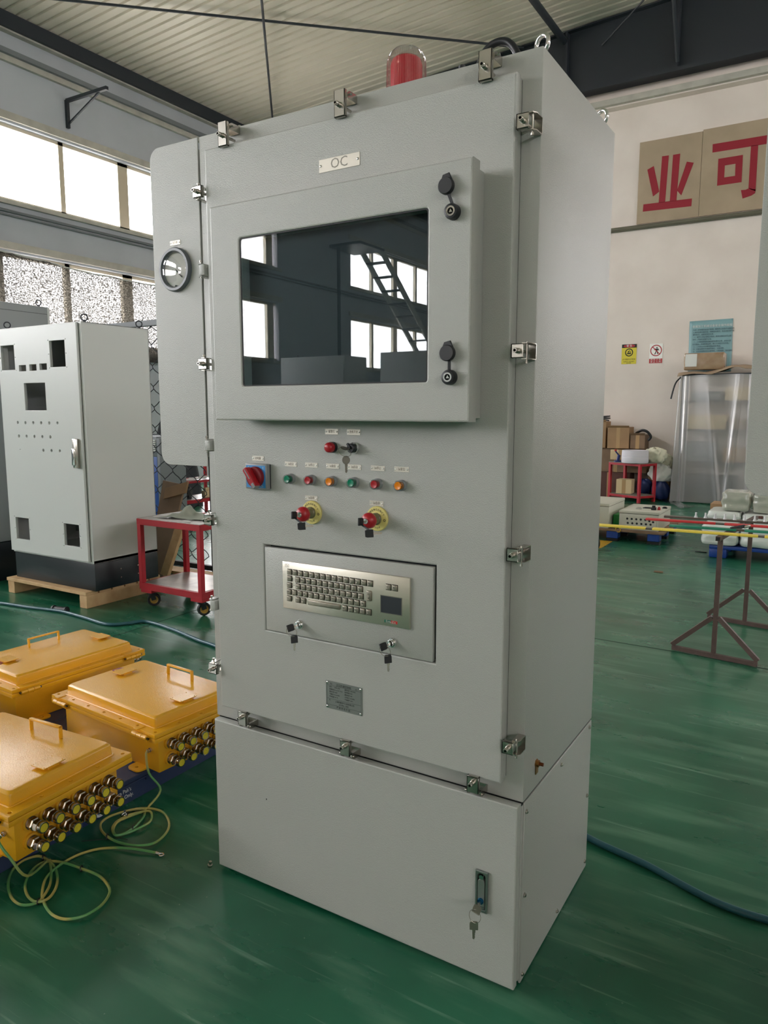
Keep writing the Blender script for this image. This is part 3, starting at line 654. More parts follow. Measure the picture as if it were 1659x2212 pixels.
# door of the plinth with swing handle
bd = plate('plinth_door', rect(-0.990, -0.002, 0.012, 0.497), [rect(-0.0985, -0.0790, 0.208, 0.300, 0.009)], 0.026, FRONT(-0.003), PAINT, cab, 0.004)
box('plinth_door_seal', GASKET, -0.984, -0.008, -0.004, 0.004, 0.018, 0.489, bd)
SH = mat('satin_zinc', (150, 158, 154), 0.3, 0.9)
sh = plate('swing_handle', rect(-0.1055, -0.0725, 0.1965, 0.306), [rect(-0.0998, -0.0782, 0.205, 0.3005, [0.001, 0.001, 0.009, 0.009])], 0.008, FRONT(-0.029), SH, cab, 0.0012)
box('handle_well', HOLE, -0.101, -0.077, -0.0275, -0.026, 0.204, 0.301, sh)
plate('lever', rect(-0.0980, -0.0800, 0.2075, 0.2865, [0.001, 0.001, 0.0088, 0.0088]), [], 0.010, FRONT(-0.028), mat('satin_zinc_lever', (168, 172, 168), 0.34, 0.85), sh, 0.001)
MB().cyl((-0.089, -0.028, 0.2915), (-0.089, -0.038, 0.2915), 0.006).build('lever_pivot', CHROME, sh)
MB().lathe([(0.0078, 0), (0.0078, 0.004), (0.0070, 0.005), (0.0034, 0.005), (0, 0.003)], (-0.089, -0.038, 0.2285), (0, -1, 0), 24).build('lock_barrel', mat('blue_anodised', (18, 88, 130), 0.25, 0.8), sh)
text('lettering', 'MST', 0.0055, shift(FRONT(-0.038), -0.0855, 0.2125), INKB, sh, t=0.0002)
keys('key_pair', 'steel keys hanging from the swing handle lock on the plinth door', (-0.089, -0.042, 0.2285), False, (-0.083, -0.092, 0.2100), d1=(0.06, -1, -0.28), n1=(0.35, 0.25, 0.9), hd=(0.03, 0, -1), hn=(0.4, -0.9, 0), sc=1.1, matk=mat('dull_key_steel', (150, 148, 136), 0.35, 0.8))
# side bolts and earth stud
for (yy, zz) in ((0.024, 0.463), (0.292, 0.470), (0.560, 0.476), (0.562, 0.252), (0.026, 0.239), (0.297, 0.026), (0.565, 0.030), (0.026, 0.022)):
    MB().lathe([(0.0065, 0), (0.0065, 0.001), (0.0052, 0.0015), (0.0050, 0.004), (0.003, 0.0052), (0, 0.0055)], (0, yy, zz), (1, 0, 0), 12).build('screw', STEEL, cab)
es = MB().lathe([(0.011, 0), (0.011, 0.002), (0.0085, 0.002), (0.0085, 0.0085), (0, 0.0085)], (0, 0.086, 0.562), (1, 0, 0), 6).build('earth_stud', BRASS, cab)
MB().cyl((0.008, 0.086, 0.562), (0.019, 0.086, 0.562), 0.0045).build('stud_bolt', mat('copper_stud', (120, 66, 40), 0.4, 1.0), es)
MB().box(0.001, 0.003, 0.078, 0.094, 0.535, 0.562).build('earth_tag', BRASS, es)
# top fittings: lifting eyes, beacon, cable
for (x, y) in ((-0.022, 0.05), (-0.022, 0.525), (-0.945, 0.10), (-0.945, 0.525)):
    e = MB().lathe([(0.014, 0), (0.014, 0.004), (0.008, 0.008), (0, 0.008)], (x, y, CABH), (0, 0, 1), 16).build('lifting_eye', CHROME, cab)
    MB().torus((x, y, CABH+0.026), (0.5, 1, 0), 0.0185, 0.005, 26, 10).build('eye_ring', CHROME, e)
bc = MB().lathe([(0.056, 0), (0.056, 0.012), (0.050, 0.014), (0, 0.014)], (-0.402, 0.12, CABH), (0, 0, 1), 36).build('warning_beacon', GREYP, cab)
N = 96
prof = [(0.0505, 0.012), (0.0485, 0.100), (0.0465, 0.110), (0.040, 0.121), (0.030, 0.130), (0.016, 0.1365), (0, 0.1385)]
b = MB(); rings = []
for (r, h) in prof[:-1]:
    rings.append(len(b.v)); rr = 0.0014 if r > 0.02 else 0.0003
    b.v += [Vector((-0.402+(r+(rr if i % 2 else -rr))*math.cos(2*PI*i/N), 0.12+(r+(rr if i % 2 else -rr))*math.sin(2*PI*i/N), CABH+h)) for i in range(N)]
b.v.append(Vector((-0.402, 0.12, CABH+0.1385)))
for p, q in zip(rings, rings[1:]): b.f += [(p+i, p+(i+1) % N, q+(i+1) % N, q+i) for i in range(N)]
b.f += [(rings[-1]+i, rings[-1]+(i+1) % N, len(b.v)-1) for i in range(N)]
b.build('dome', glass_mat('ribbed_clear_dome', (240, 240, 240), 1.9), bc, smooth=0)
MB().lathe([(0.041, 0.014), (0.041, 0.090), (0.039, 0.103), (0.032, 0.110), (0, 0.113)], (-0.402, 0.12, CABH), (0, 0, 1), 32).build('red_filter', mat('red_beacon_filter', (206, 24, 48), 0.25, coat=0.6), bc)
cp = smooth_path([(-0.262, 0.2, 2.2), (-0.245, 0.2, 2.27), (-0.222, 0.2, 2.318), (-0.184, 0.2, 2.330), (-0.152, 0.2, 2.312), (-0.128, 0.2, 2.26), (-0.12, 0.2, 2.2)])
MB().tube(cp, 0.009, 10).build('cable', BLACK, cab)
MB().cyl((-0.335, 0.3, 2.2), (-0.335, 0.3, 2.345), 0.009).build('cable_stub', BLACK, cab)
chip = plate('paint_chip', [(-0.789, 0.290), (-0.786, 0.288), (-0.785, 0.293), (-0.788, 0.294)], [], 0.0002, FRONT(-0.029), INKB, cab)

# the second cabinet of the same make at the right edge
cab2 = thing('control_cabinet', 'second light grey cabinet cut off by the right edge of the photo', 'cabinet')
build_body(cab2)
plate('door', rect(DX0, DX1, DZ0, DZ1), [], 0.038, FRONT(-0.002), PAINT, cab2, 0.004)
plate('plinth_door', rect(-0.990, -0.002, 0.012, 0.497), [], 0.026, FRONT(-0.003), PAINT, cab2, 0.004)
for z in (2.0385, 1.5665, 1.1130, 0.6520): clamp(cab2, DX1, z, 1, 0, (0.006, 0.0335), 0.0365)
cab2.location = (1.641, 0, 0)

# ---------------------------------------------------------------- yellow junction boxes on the blue pallet
box_t = thing('junction_box', 'yellow junction box in front, nearest the camera, cut by the left edge', 'junction box', (0, 0, 0), 0, 'yellow junction boxes on the blue pallet')
def hole_grid(hx, hy, nx, ny, r):
    H = []
    for i in range(nx):
        for s in (-1, 1): H.append(circ(-hx+2*hx*i/(nx-1), s*hy, r, 10))
    for j in range(1, ny-1):
        for s in (-1, 1): H.append(circ(s*hx, -hy+2*hy*j/(ny-1), r, 10))
    return H
box('body', YELLOW, -0.305, 0.305, -0.196, 0.196, 0, 0.140, box_t, 0.003)
hl = hole_grid(0.318, 0.214, 7, 5, 0.0062)
plate('flange', rect(-0.339, 0.339, -0.235, 0.235), [], 0.016, TOP(0.1385), YELLOW, box_t, 0.0008)
lid = plate('lid', rect(-0.338, 0.338, -0.234, 0.234), hl, 0.016, TOP(0.1560), YELLOW, box_t, 0.0010)
b = MB()
lo = rect(-0.292, 0.292, -0.195, 0.195, 0.006, 2); hi = rect(-0.284, 0.284, -0.187, 0.187, 0.016, 2)
k = len(lo); b.add([(u, v, 0.1715) for u, v in lo]+[(u, v, 0.208) for u, v in rect(-0.290, 0.290, -0.193, 0.193, 0.010, 2)]+[(u, v, 0.2155) for u, v in hi],
    [(i, (i+1) % k, k+(i+1) % k, k+i) for i in range(k)]+[(k+i, k+(i+1) % k, 2*k+(i+1) % k, 2*k+i) for i in range(k)]+[tuple(range(2*k, 3*k))])
b.build('lid_raised_panel', YELLOW, lid, 0.003, smooth=50)
wb_ = MB()
rr = rect(-0.294, 0.294, -0.197, 0.197, 0.006, 2)
wb_.tube([(u, v, 0.1725) for u, v in rr], 0.0035, 5, True); wb_.build('weld_bead', YELLOW, lid)
h = MB().box(-0.050, 0.112, 0.127, 0.141, 0.252, 0.260).box(-0.050, -0.042, 0.127, 0.141, 0.214, 0.260).box(0.104, 0.112, 0.127, 0.141, 0.214, 0.260)
h.build('handle', YELLOW, box_t, 0.003)
for (x0, x1, y0, y1) in ((0.208, 0.272, -0.060, 0.022), (-0.240, -0.178, -0.012, 0.070)):
    p = plate('tag_plate', rect(x0, x1, y0, y1, 0.003), [circ(x0+0.007, y0+0.007, 0.0022, 8), circ(x1-0.007, y1-0.007, 0.0022, 8), circ(x1-0.007, y0+0.007, 0.0022, 8), circ(x0+0.007, y1-0.007, 0.0022, 8)], 0.003, TOP(0.2235), YELLOW, box_t, 0.0006)
    for (u, v) in ((x0+0.012, (y0+y1)/2), (x1-0.012, (y0+y1)/2)): MB().box(u-0.006, u+0.006, v-0.02, v+0.02, 0.2145, 0.224).build('tag_foot', YELLOW, p)
exm = mat('red_brown_ex_mark', (140, 56, 34), 0.4)
xp = plate('ex_mark', [(-0.256+0.034*math.cos(PI/6+PI/3*i)*0.9, 0.036+0.034*math.sin(PI/6+PI/3*i)) for i in range(6)], [], 0.0012, TOP(0.2153), exm, box_t)
text('lettering', 'Ex', 0.036, shift(TOP(0.2165), -0.256, 0.036, rot=PI/2), YELLOW, xp, t=0.001)
for x in (-0.262, 0.262):
    hg = MB()
    for i in range(3): hg.cyl((x-0.042+i*0.0285, -0.243, 0.154), (x-0.042+i*0.0285+0.027, -0.243, 0.154), 0.0095)
    hg.box(x-0.040, x-0.014, -0.243, -0.205, 0.1715, 0.1745).box(x+0.015, x+0.042, -0.243, -0.234, 0.139, 0.148)
    hh = hg.build('hinge', YELLOW, box_t, 0.0006, 1)
    MB().cyl((x-0.047, -0.243, 0.154), (x+0.050, -0.243, 0.154), 0.0045, n=8).build('hinge_pin', mat('dark_pin_steel', (70, 66, 60), 0.4, 1.0), hh)
for x in (-0.205, 0.205):
    for s in (-1, 1):
        f = rect(x-0.036, x+0.036, 0.19, 0.245, [0, 0, 0.022, 0.022])
        plate('foot', [(u, s*v) for u, v in f], [circ(x, s*0.222, 0.007, 12)], 0.007, TOP(0.0), YELLOW, box_t, 0.0008)
def gland_mesh():
    ax = (1, 0, 0)
    boss = MB().lathe([(0.0255, 0), (0.0255, 0.009), (0.021, 0.011), (0, 0.011)], (0, 0, 0), ax, 20).mesh('boss', YELLOW)
    g = MB().lathe([(0.0205, 0.010), (0.0205, 0.014), (0, 0.014)], (0, 0, 0), ax, 20)
    g.lathe([(0.0175, 0.013), (0.0205, 0.016), (0.0205, 0.030), (0.0175, 0.033), (0, 0.033)], (0, 0, 0), ax, 6)
    g.lathe([(0.0155, 0.032), (0.0155, 0.038), (0, 0.038)], (0, 0, 0), ax, 20)
    g.lathe([(0.0165, 0.037), (0.0195, 0.040), (0.0195, 0.052), (0.0165, 0.055), (0, 0.055)], (0, 0, 0), ax, 6, 0.3)
    g.lathe([(0.0165, 0.054), (0.0178, 0.057), (0.0178, 0.068), (0.0165, 0.071), (0.0135, 0.071), (0.0135, 0.066)], (0, 0, 0), ax, 24)
    gm = g.mesh('gland', NICKEL, smooth=25)
    pm = MB().lathe([(0, 0.069), (0.0022, 0.069), (0.0028, 0.0702), (0.0134, 0.0702), (0.0136, 0.067)], (0, 0, 0), ax, 20).mesh('plug', PLUG)
    return boss, gm, pm
boss_m, gm, pm = gland_mesh()
for j in range(2):
    for i in range(6):
        loc = (0.304, -0.146+0.0584*i, 0.104 if j == 0 else 0.042)
        g = inst(gm, 'gland', box_t, loc); inst(boss_m, 'boss', g); inst(pm, 'plug', g)
e = MB().cyl((0.262, -0.194, 0.082), (0.262, -0.214, 0.082), 0.0045).lathe([(0.0085, 0.002), (0.0085, 0.008), (0, 0.008)], (0.262, -0.196, 0.082), (0, -1, 0), 6).build('earth_stud', NICKEL, box_t)
R = math.radians
PZ = 0.0915
box_t.location = (-1.7463, -0.2508, PZ); box_t.rotation_euler = (0, 0, R(3.6))
dup(box_t, (-1.7818, 0.3967, PZ), R(-4.0), 'yellow junction box in the middle, beside the grey cabinet, handle catching the light')
dup(box_t, (-2.5315, 0.4728, PZ), R(87.0), 'yellow junction box at the back left, turned sideways with its hinged side facing the viewer')
dup(box_t, (-2.8497, -0.2541, PZ), R(1.0), 'yellow junction box almost out of frame, only a flange corner showing at the left edge')
# blue pallet
pal = thing('blue_pallet', 'low dark blue wooden pallet under the yellow junction boxes', 'pallet', (0, 0, 0))
px0, px1, py0, py1 = -3.30, -1.552, -0.78, 0.80
n = 10; w = (px1-px0)/n
for i in range(n): box('plank', BLUEPAL, px0+i*w+0.003, px0+(i+1)*w-0.003, py0, py1, 0.070, 0.090-0.001*(i % 2), pal, 0.002, 1)
holes = [circ(-0.70+0.062*i, 0.058, 0.005, 8) for i in range(23) if not (0.0 < -0.70+0.062*i+0.06 < 0.22)]
sk = plate('skirt_board', rect(py0, py1, 0.0, 0.069), holes, 0.022, RIGHT(px1-0.024), BLUEPAL, pal, 0.002)
box('skirt_board', BLUEPAL, px0, px0+0.022, py0, py1, 0, 0.069, pal, 0.002, 1)
for y in (py0, -0.02, py1-0.1): box('bearer', BLUEPAL, px0+0.03, px1-0.03, y, y+0.09, 0, 0.069, pal, 0.002, 1)
text('lettering', "For Tetra Pak's", 0.021, shift(RIGHT(px1-0.002), 0.040, 0.0505), WHITEP, pal, t=0.0003, sx=0.92)
text('lettering', 'Product Only.', 0.021, shift(RIGHT(px1-0.002), 0.054, 0.0285), WHITEP, pal, t=0.0003, sx=0.92)
lc = (-0.037, 0.036)
ring = plate('round_logo', circ(lc[0], lc[1], 0.030, 36), [circ(lc[0], lc[1], 0.0205, 30)], 0.0004, RIGHT(px1-0.002), WHITEP, pal)
ring_t = 'TETRA PAK PALLET'
for i, ch in enumerate(ring_t):
    a = 3.6+0.33*i
    text('lettering', ch, 0.008, shift(RIGHT(px1-0.0016), lc[0]+0.0252*math.cos(a), lc[1]+0.0252*math.sin(a), rot=a+PI/2), INKB, ring, t=0.0002)
for poly in ([(-0.014, -0.012), (0.006, -0.012), (0.0, -0.003), (-0.012, -0.004)], [(-0.010, -0.001), (0.0, 0.001), (-0.004, 0.008), (-0.012, 0.006)], [(0.003, -0.004), (0.012, -0.002), (0.010, 0.006), (0.004, 0.003)], [(0.006, 0.008), (0.012, 0.010), (0.008, 0.015), (0.004, 0.012)]):
    plate('logo_shape', [(lc[0]+u, lc[1]+v) for u, v in poly], [], 0.0004, RIGHT(px1-0.002), WHITEP, ring)
# green and yellow earth wires
wm = bpy.data.materials.new('green_yellow_wire'); wm.use_nodes = True; nt = wm.node_tree
nz = nt.nodes.new('ShaderNodeTexNoise'); nz.inputs['Scale'].default_value = 6.0; nz.inputs['Detail'].default_value = 1
ge = nt.nodes.new('ShaderNodeNewGeometry'); rp = nt.nodes.new('ShaderNodeMapRange'); rp.inputs[1].default_value = 0.44; rp.inputs[2].default_value = 0.56
mx = nt.nodes.new('ShaderNodeMix'); mx.data_type = 'RGBA'; mx.inputs[6].default_value = lin((92, 148, 88)); mx.inputs[7].default_value = lin((172, 160, 88))
nt.links.new(ge.outputs['Position'], nz.inputs['Vector']); nt.links.new(nz.outputs[0], rp.inputs[0]); nt.links.new(rp.outputs[0], mx.inputs[0])
bs = nt.nodes['Principled BSDF']; nt.links.new(mx.outputs[2], bs.inputs['Base Color']); bs.inputs['Roughness'].default_value = 0.4
def wire(label, start, floor_pts, ties, lug_dir):
    t = thing('earth_wire', label, 'wire', (0, 0, 0))
    path = smooth_path(start+floor_pts, 5)
    MB().tube(path, 0.0042, 7).build('insulation', wm, t)
    for p in ties: MB().torus(p, (0.8, 0.5, 0.1), 0.0085, 0.0022, 12, 5).build('cable_tie', BLACK, t)
    e = Vector(floor_pts[-1]); d = Vector(lug_dir).normalized()
    MB().cyl(e, e+d*0.014, 0.005, n=10).torus(e+d*0.022, (0, 0, 1), 0.0075, 0.0022, 16, 6).build('lug', CHROME, t)
    s = Vector(start[0]); MB().torus(s, (0, 1, 0), 0.006, 0.002, 12, 6).build('lug', CHROME, t)
    return t
w1 = [(-1.4794, -0.2942, 0.006), (-1.4527, -0.3046, 0.0084), (-1.3997, -0.3372, 0.0108), (-1.3581, -0.3718, 0.0072), (-1.3267, -0.4121, 0.0096), (-1.3216, -0.4322, 0.006), (-1.3289, -0.4572, 0.0084), (-1.3539, -0.4726, 0.0108), (-1.4095, -0.4628, 0.0072), (-1.4683, -0.4353, 0.0096), (-1.5251, -0.3885, 0.006), (-1.5437, -0.3425, 0.0084), (-1.5275, -0.3051, 0.0108), (-1.5037, -0.2931, 0.0072), (-1.4613, -0.2986, 0.0096), (-1.4221, -0.308, 0.006), (-1.3736, -0.3339, 0.0084), (-1.3302, -0.3689, 0.0108), (-1.3104, -0.402, 0.0072), (-1.3095, -0.4284, 0.0096), (-1.3361, -0.4388, 0.006), (-1.3768, -0.433, 0.0084), (-1.4226, -0.4093, 0.0108), (-1.4681, -0.3643, 0.0072), (-1.4804, -0.3238, 0.0096), (-1.4699, -0.293, 0.006), (-1.4221, -0.2769, 0.0084), (-1.3453, -0.2694, 0.0108), (-1.2723, -0.2613, 0.0072), (-1.203, -0.2808, 0.0096), (-1.1715, -0.3032, 0.006), (-1.1466, -0.3529, 0.0084), (-1.1491, -0.4093, 0.0108), (-1.1897, -0.4413, 0.0072), (-1.2392, -0.4482, 0.0096), (-1.3077, -0.4252, 0.006), (-1.3503, -0.4011, 0.0084), (-1.3989, -0.3536, 0.0108), (-1.4249, -0.2854, 0.0072), (-1.4182, -0.2266, 0.0096), (-1.3942, -0.1677, 0.006), (-1.3345, -0.1289, 0.0084), (-1.2705, -0.1055, 0.0108), (-1.2146, -0.0853, 0.0072)]
w2 = [(-1.4549, 0.0836, 0.006), (-1.4167, 0.0345, 0.0084), (-1.3899, -0.0292, 0.0108), (-1.3958, -0.0672, 0.0072), (-1.4084, -0.0898, 0.0096), (-1.4524, -0.0686, 0.006), (-1.4746, -0.0338, 0.0084), (-1.4708, 0.0131, 0.0108), (-1.4584, 0.0538, 0.0072), (-1.4293, 0.0748, 0.0096), (-1.4012, 0.0599, 0.006), (-1.3749, 0.0273, 0.0084), (-1.3728, -0.0187, 0.0108), (-1.3867, -0.0565, 0.0072), (-1.4063, -0.0885, 0.0096), (-1.449, -0.0665, 0.006), (-1.4703, -0.0311, 0.0084), (-1.461, 0.0113, 0.0108), (-1.4526, 0.0619, 0.0072), (-1.4543, 0.0766, 0.0096), (-1.4979, 0.048, 0.006), (-1.5227, -0.0139, 0.0084), (-1.5144, -0.063, 0.0108), (-1.4835, -0.09, 0.0072), (-1.4243, -0.1096, 0.0096), (-1.3678, -0.1079, 0.006), (-1.3002, -0.0924, 0.0084), (-1.2589, -0.0551, 0.0108), (-1.2734, 0.0078, 0.0072), (-1.3077, 0.0554, 0.0096), (-1.3785, 0.0962, 0.006), (-1.4291, 0.0945, 0.0084), (-1.4736, 0.0669, 0.0108), (-1.5084, 0.0311, 0.0072)]
wire('green and yellow earth wire looped on the floor, running from the nearest yellow box', [(-1.470, -0.447, 0.173), (-1.452, -0.462, 0.165), (-1.42, -0.45, 0.12), (-1.40, -0.415, 0.05)], w1, (w1[5], w1[13], w1[27]), (1, 0.1, 0))
wire('green and yellow earth wire coiled on the floor, hanging down from the middle yellow box', [(-1.533, 0.166, 0.174), (-1.512, 0.140, 0.176), (-1.495, 0.135, 0.11), (-1.46, 0.155, 0.045)], w2, (w2[2], w2[7], w2[24]), (0.6, -0.6, 0))
tag(MB().tube([(-1.4812, -0.1696, 0.006), (-1.4462, -0.1392, 0.006), (-1.4102, -0.1092, 0.006), (-1.3831, -0.0896, 0.006), (-1.3567, -0.0813, 0.006)], 0.0014, 5).build('zip_tie_tail', BLACK), 'thin black zip tie tail lying across the floor between the wire loops', 'cable tie')
tag(MB().tube(smooth_path([(-4.9313, 1.421, 0.012), (-4.673, 1.4836, 0.012), (-4.3859, 1.521, 0.012), (-4.0824, 1.5742, 0.012), (-3.806, 1.5611, 0.012), (-3.5268, 1.5343, 0.012), (-3.4294, 1.607, 0.012), (-3.367, 1.7102, 0.012), (-3.2344, 1.7139, 0.012), (-3.0155, 1.6746, 0.012), (-2.7351, 1.6046, 0.012), (-2.5697, 1.5767, 0.012), (-2.2, 1.5, 0.012), (-1.5, 1.25, 0.012), (-0.8, 1.0, 0.012), (-0.35, 0.86, 0.012), (-0.0387, 0.7318, 0.012), (0.0643, 0.7019, 0.012), (0.172, 0.675, 0.012), (0.2902, 0.6265, 0.012), (0.397, 0.593, 0.012), (0.5161, 0.5898, 0.012), (0.6299, 0.6113, 0.012)], 4), 0.011, 10).build('air_hose', mat('blue_green_hose', (44, 92, 104), 0.3)), 'blue green air hose running across the floor behind the cabinet', 'hose')
hc = thing('hose_joint', 'small black joint clamped on the blue green hose at left', 'hose joint', (-4.122, 1.601, 0.014))
MB().cyl((-0.07, -0.012, 0), (0.07, 0.012, 0), 0.02).build('sleeve', BLACK, hc)
for s in (-1, 1): MB().cyl((s*0.05, s*0.01, 0.0), (s*0.062, s*0.012, 0.0), 0.026).build('clamp_ring', BLACK, hc)
# ---------------------------------------------------------------- left: empty cabinets on pallets, trolley, fence
FX0, FX1, FY0, FZ0, FZ1 = -4.945, -3.965, 1.790, 0.33, 2.055
ec = thing('empty_cabinet', 'pale grey empty cabinet with square cut-outs standing on a small pine pallet', 'cabinet', (0, 0, 0))
D_ = 0.59
box('side', PAINT2, FX1-0.004, FX1, FY0, FY0+D_, FZ0, FZ1, ec, 0.001, 1); box('side', PAINT2, FX0, FX0+0.004, FY0, FY0+D_, FZ0, FZ1, ec)
box('back', PAINT2, FX0, FX1, FY0+D_-0.004, FY0+D_, FZ0, FZ1, ec); box('top', PAINT2, FX0, FX1, FY0, FY0+D_, FZ1-0.004, FZ1, ec)
box('bottom', PAINT2, FX0, FX1, FY0, FY0+D_, FZ0, FZ0+0.02, ec)
for (x0, x1) in ((FX0, FX0+0.035), (FX1-0.0345, FX1-0.0005)): box('corner_frame', PAINT2, x0, x1, FY0-0.001, FY0+0.04, FZ0, FZ1-0.0005, ec)
box('mounting_plate', mat('galvanised_plate', (150, 156, 160), 0.4, 0.6), FX0+0.08, FX1-0.08, FY0+D_-0.08, FY0+D_-0.076, FZ0+0.1, FZ1-0.1, ec)
sqh = [(-4.903, -4.735, 1.743, 1.926), (-4.304, -4.130, 1.749, 1.935), (-4.685, -4.599, 1.729, 1.774), (-4.557, -4.472, 1.730, 1.776), (-4.434, -4.348, 1.732, 1.778), (-4.638, -4.382, 1.440, 1.641), (-4.861, -4.691, 0.441, 0.613), (-4.260, -4.084, 0.446, 0.611)]
rh = [(-4.747+0.0968*i, 1.348) for i in range(6)]+[(-4.743+0.0968*i, 1.246) for i in range(5)]+[(-4.450+0.098*i, 1.1455) for i in range(3)]
small = [(-4.739, 1.143)]
for (a, b, c_, d) in sqh:
    if b-a > 0.1 and c_ != 1.440:
        for u in (a-0.012, b+0.012):
            for v in (c_-0.005, (c_+d)/2, d+0.005): small.append((u, v))
dd = plate('door', rect(FX0+0.004, -3.996, 0.345, 2.046), [rect(a, b, c_, d) for (a, b, c_, d) in sqh]+[circ(u, v, 0.0115, 14) for u, v in rh]+[circ(u, v, 0.004, 8) for u, v in small], 0.022, FRONT(FY0-0.001), PAINT2, ec, 0.002)
hd = box('door_handle', STEEL, -4.068, -4.028, FY0-0.055, FY0-0.022, 1.03, 1.24, ec, 0.006)
box('handle_lever', CHROME, -4.060, -4.036, FY0-0.07, FY0-0.05, 1.05, 1.17, hd, 0.005)
box('door_seal', GASKET, -3.998, -3.994, FY0-0.004, FY0+0.001, 0.345, 2.046, ec)
box('plinth', BLACKP, FX0+0.006, FX1, FY0+0.004, FY0+D_, 0.125, 0.325, ec, 0.002)
box('plinth_gap', GASKET, FX0+0.01, FX1-0.006, FY0+0.01, FY0+D_-0.01, 0.322, 0.334, ec)
for (x, y) in ((FX1-0.03, FY0+0.05), (FX1-0.03, FY0+D_-0.06), (FX0+0.03, FY0+0.05), (FX0+0.03, FY0+D_-0.06)):
    e = MB().cyl((x, y, FZ1), (x, y, FZ1+0.012), 0.012).build('lifting_eye', DARK, ec); MB().torus((x, y, FZ1+0.034), (1, -0.75, 0), 0.022, 0.005, 20, 6).build('eye_ring', DARK, e)
for y in (2.02, 2.18):
    for z in (0.19, 0.255): MB().cyl((FX1, y, z), (FX1+0.004, y, z), 0.006).build('screw', STEEL, ec)
def pine_pallet(label, dx):
    t = thing('pine_pallet', label, 'pallet', (dx, 0, 0))
    for i in range(6):
        y = 1.735+0.118*i
        box('board', PINE, -4.985, -4.005, y, y+0.105, 0.098, 0.124, t, 0.002, 1)
    for x in (-4.98, -4.09): box('runner', PINE, x, x+0.082, 1.742, 2.43, 0, 0.097, t, 0.002, 1)
    return t
pine_pallet('small pine pallet under the pale grey cabinet with cut-outs', 0)
# taller neighbour cabinet
nc = thing('tall_cabinet', 'taller grey cabinet with a dark plinth behind the left edge', 'cabinet', (0, 0, 0))
NX = -5.40
box('body', PAINT3, NX-0.9, NX, 1.72, 2.54, 0.335, 2.335, nc, 0.004)
box('plinth', BLACKP, NX-0.89, NX-0.004, 1.73, 2.53, 0, 0.328, nc, 0.002)
box('top_seam', GASKET, NX-0.895, NX+0.0008, 1.725, 2.535, 2.272, 2.275, nc)
box('rear_strip', PAINT2, NX, NX+0.004, 2.52, 2.54, 0.34, 2.33, nc)
box('door', PAINT3, NX-0.89, NX-0.01, 1.698, 1.718, 0.35, 2.32, nc, 0.002)
for (x, y) in ((NX-0.04, 2.47), (NX-0.04, 1.79), (NX-0.86, 2.47)):
    e = MB().cyl((x, y, 2.335), (x, y, 2.345), 0.012).build('lifting_eye', DARK, nc); MB().torus((x, y, 2.37), (1, -0.75, 0), 0.022, 0.005, 20, 6).build('eye_ring', DARK, e)
# three more cabinets of the same shop behind the camera, mirrored in the screen glass
for i, (x, y, s) in enumerate(((-6.3, -8.1, 'left'), (-4.6, -8.3, 'middle'), (-2.9, -8.2, 'right'))):
    t = thing('stock_cabinet', 'grey stock cabinet behind the camera, %s of three mirrored in the screen glass' % s, 'cabinet', (x, y, 0), 0, 'stock cabinets behind the camera')
    box('body', PAINT2, -0.6, 0.6, -0.3, 0.3, 0.1, 2.25+0.03*i, t, 0.004); box('plinth', BLACKP, -0.59, 0.59, -0.29, 0.29, 0, 0.1, t)
    box('door', PAINT2, -0.59, 0.59, 0.301, 0.32, 0.12, 2.2, t, 0.003)
    for x_ in (-0.5, 0.5):
        e = MB().cyl((x_, 0, 2.25+0.03*i), (x_, 0, 2.26+0.03*i), 0.012).build('lifting_eye', DARK, t); MB().torus((x_, 0, 2.285+0.03*i), (1, -0.75, 0), 0.022, 0.005, 16, 6).build('eye_ring', DARK, e)
# pale steel stair along the far left wall, seen only as a reflection in the screen glass
sr = thing('steel_stair', 'pale steel stair by the far left windows, mirrored in the screen glass', 'stair', (-9.75, -14.8, 0))
PALE = mat('pale_stair_paint', (214, 214, 210), 0.5)
for x in (-0.28, 0.28): MB().bar((x, -7.0, 0.0), (x, -0.1, 5.45), 0.05, 0.16).build('stringer', PALE, sr)
for i in range(18): box('tread', DARK, -0.26, 0.26, -6.75+0.37*i, -6.55+0.37*i, 0.29+0.292*i-0.11, 0.32+0.292*i-0.11, sr)
box('landing', DARK, -0.5, 0.4, -0.1, 1.0, 5.36, 5.42, sr); box('landing_post', DARK, -0.3, -0.24, 0.9, 0.96, 0, 5.36, sr)
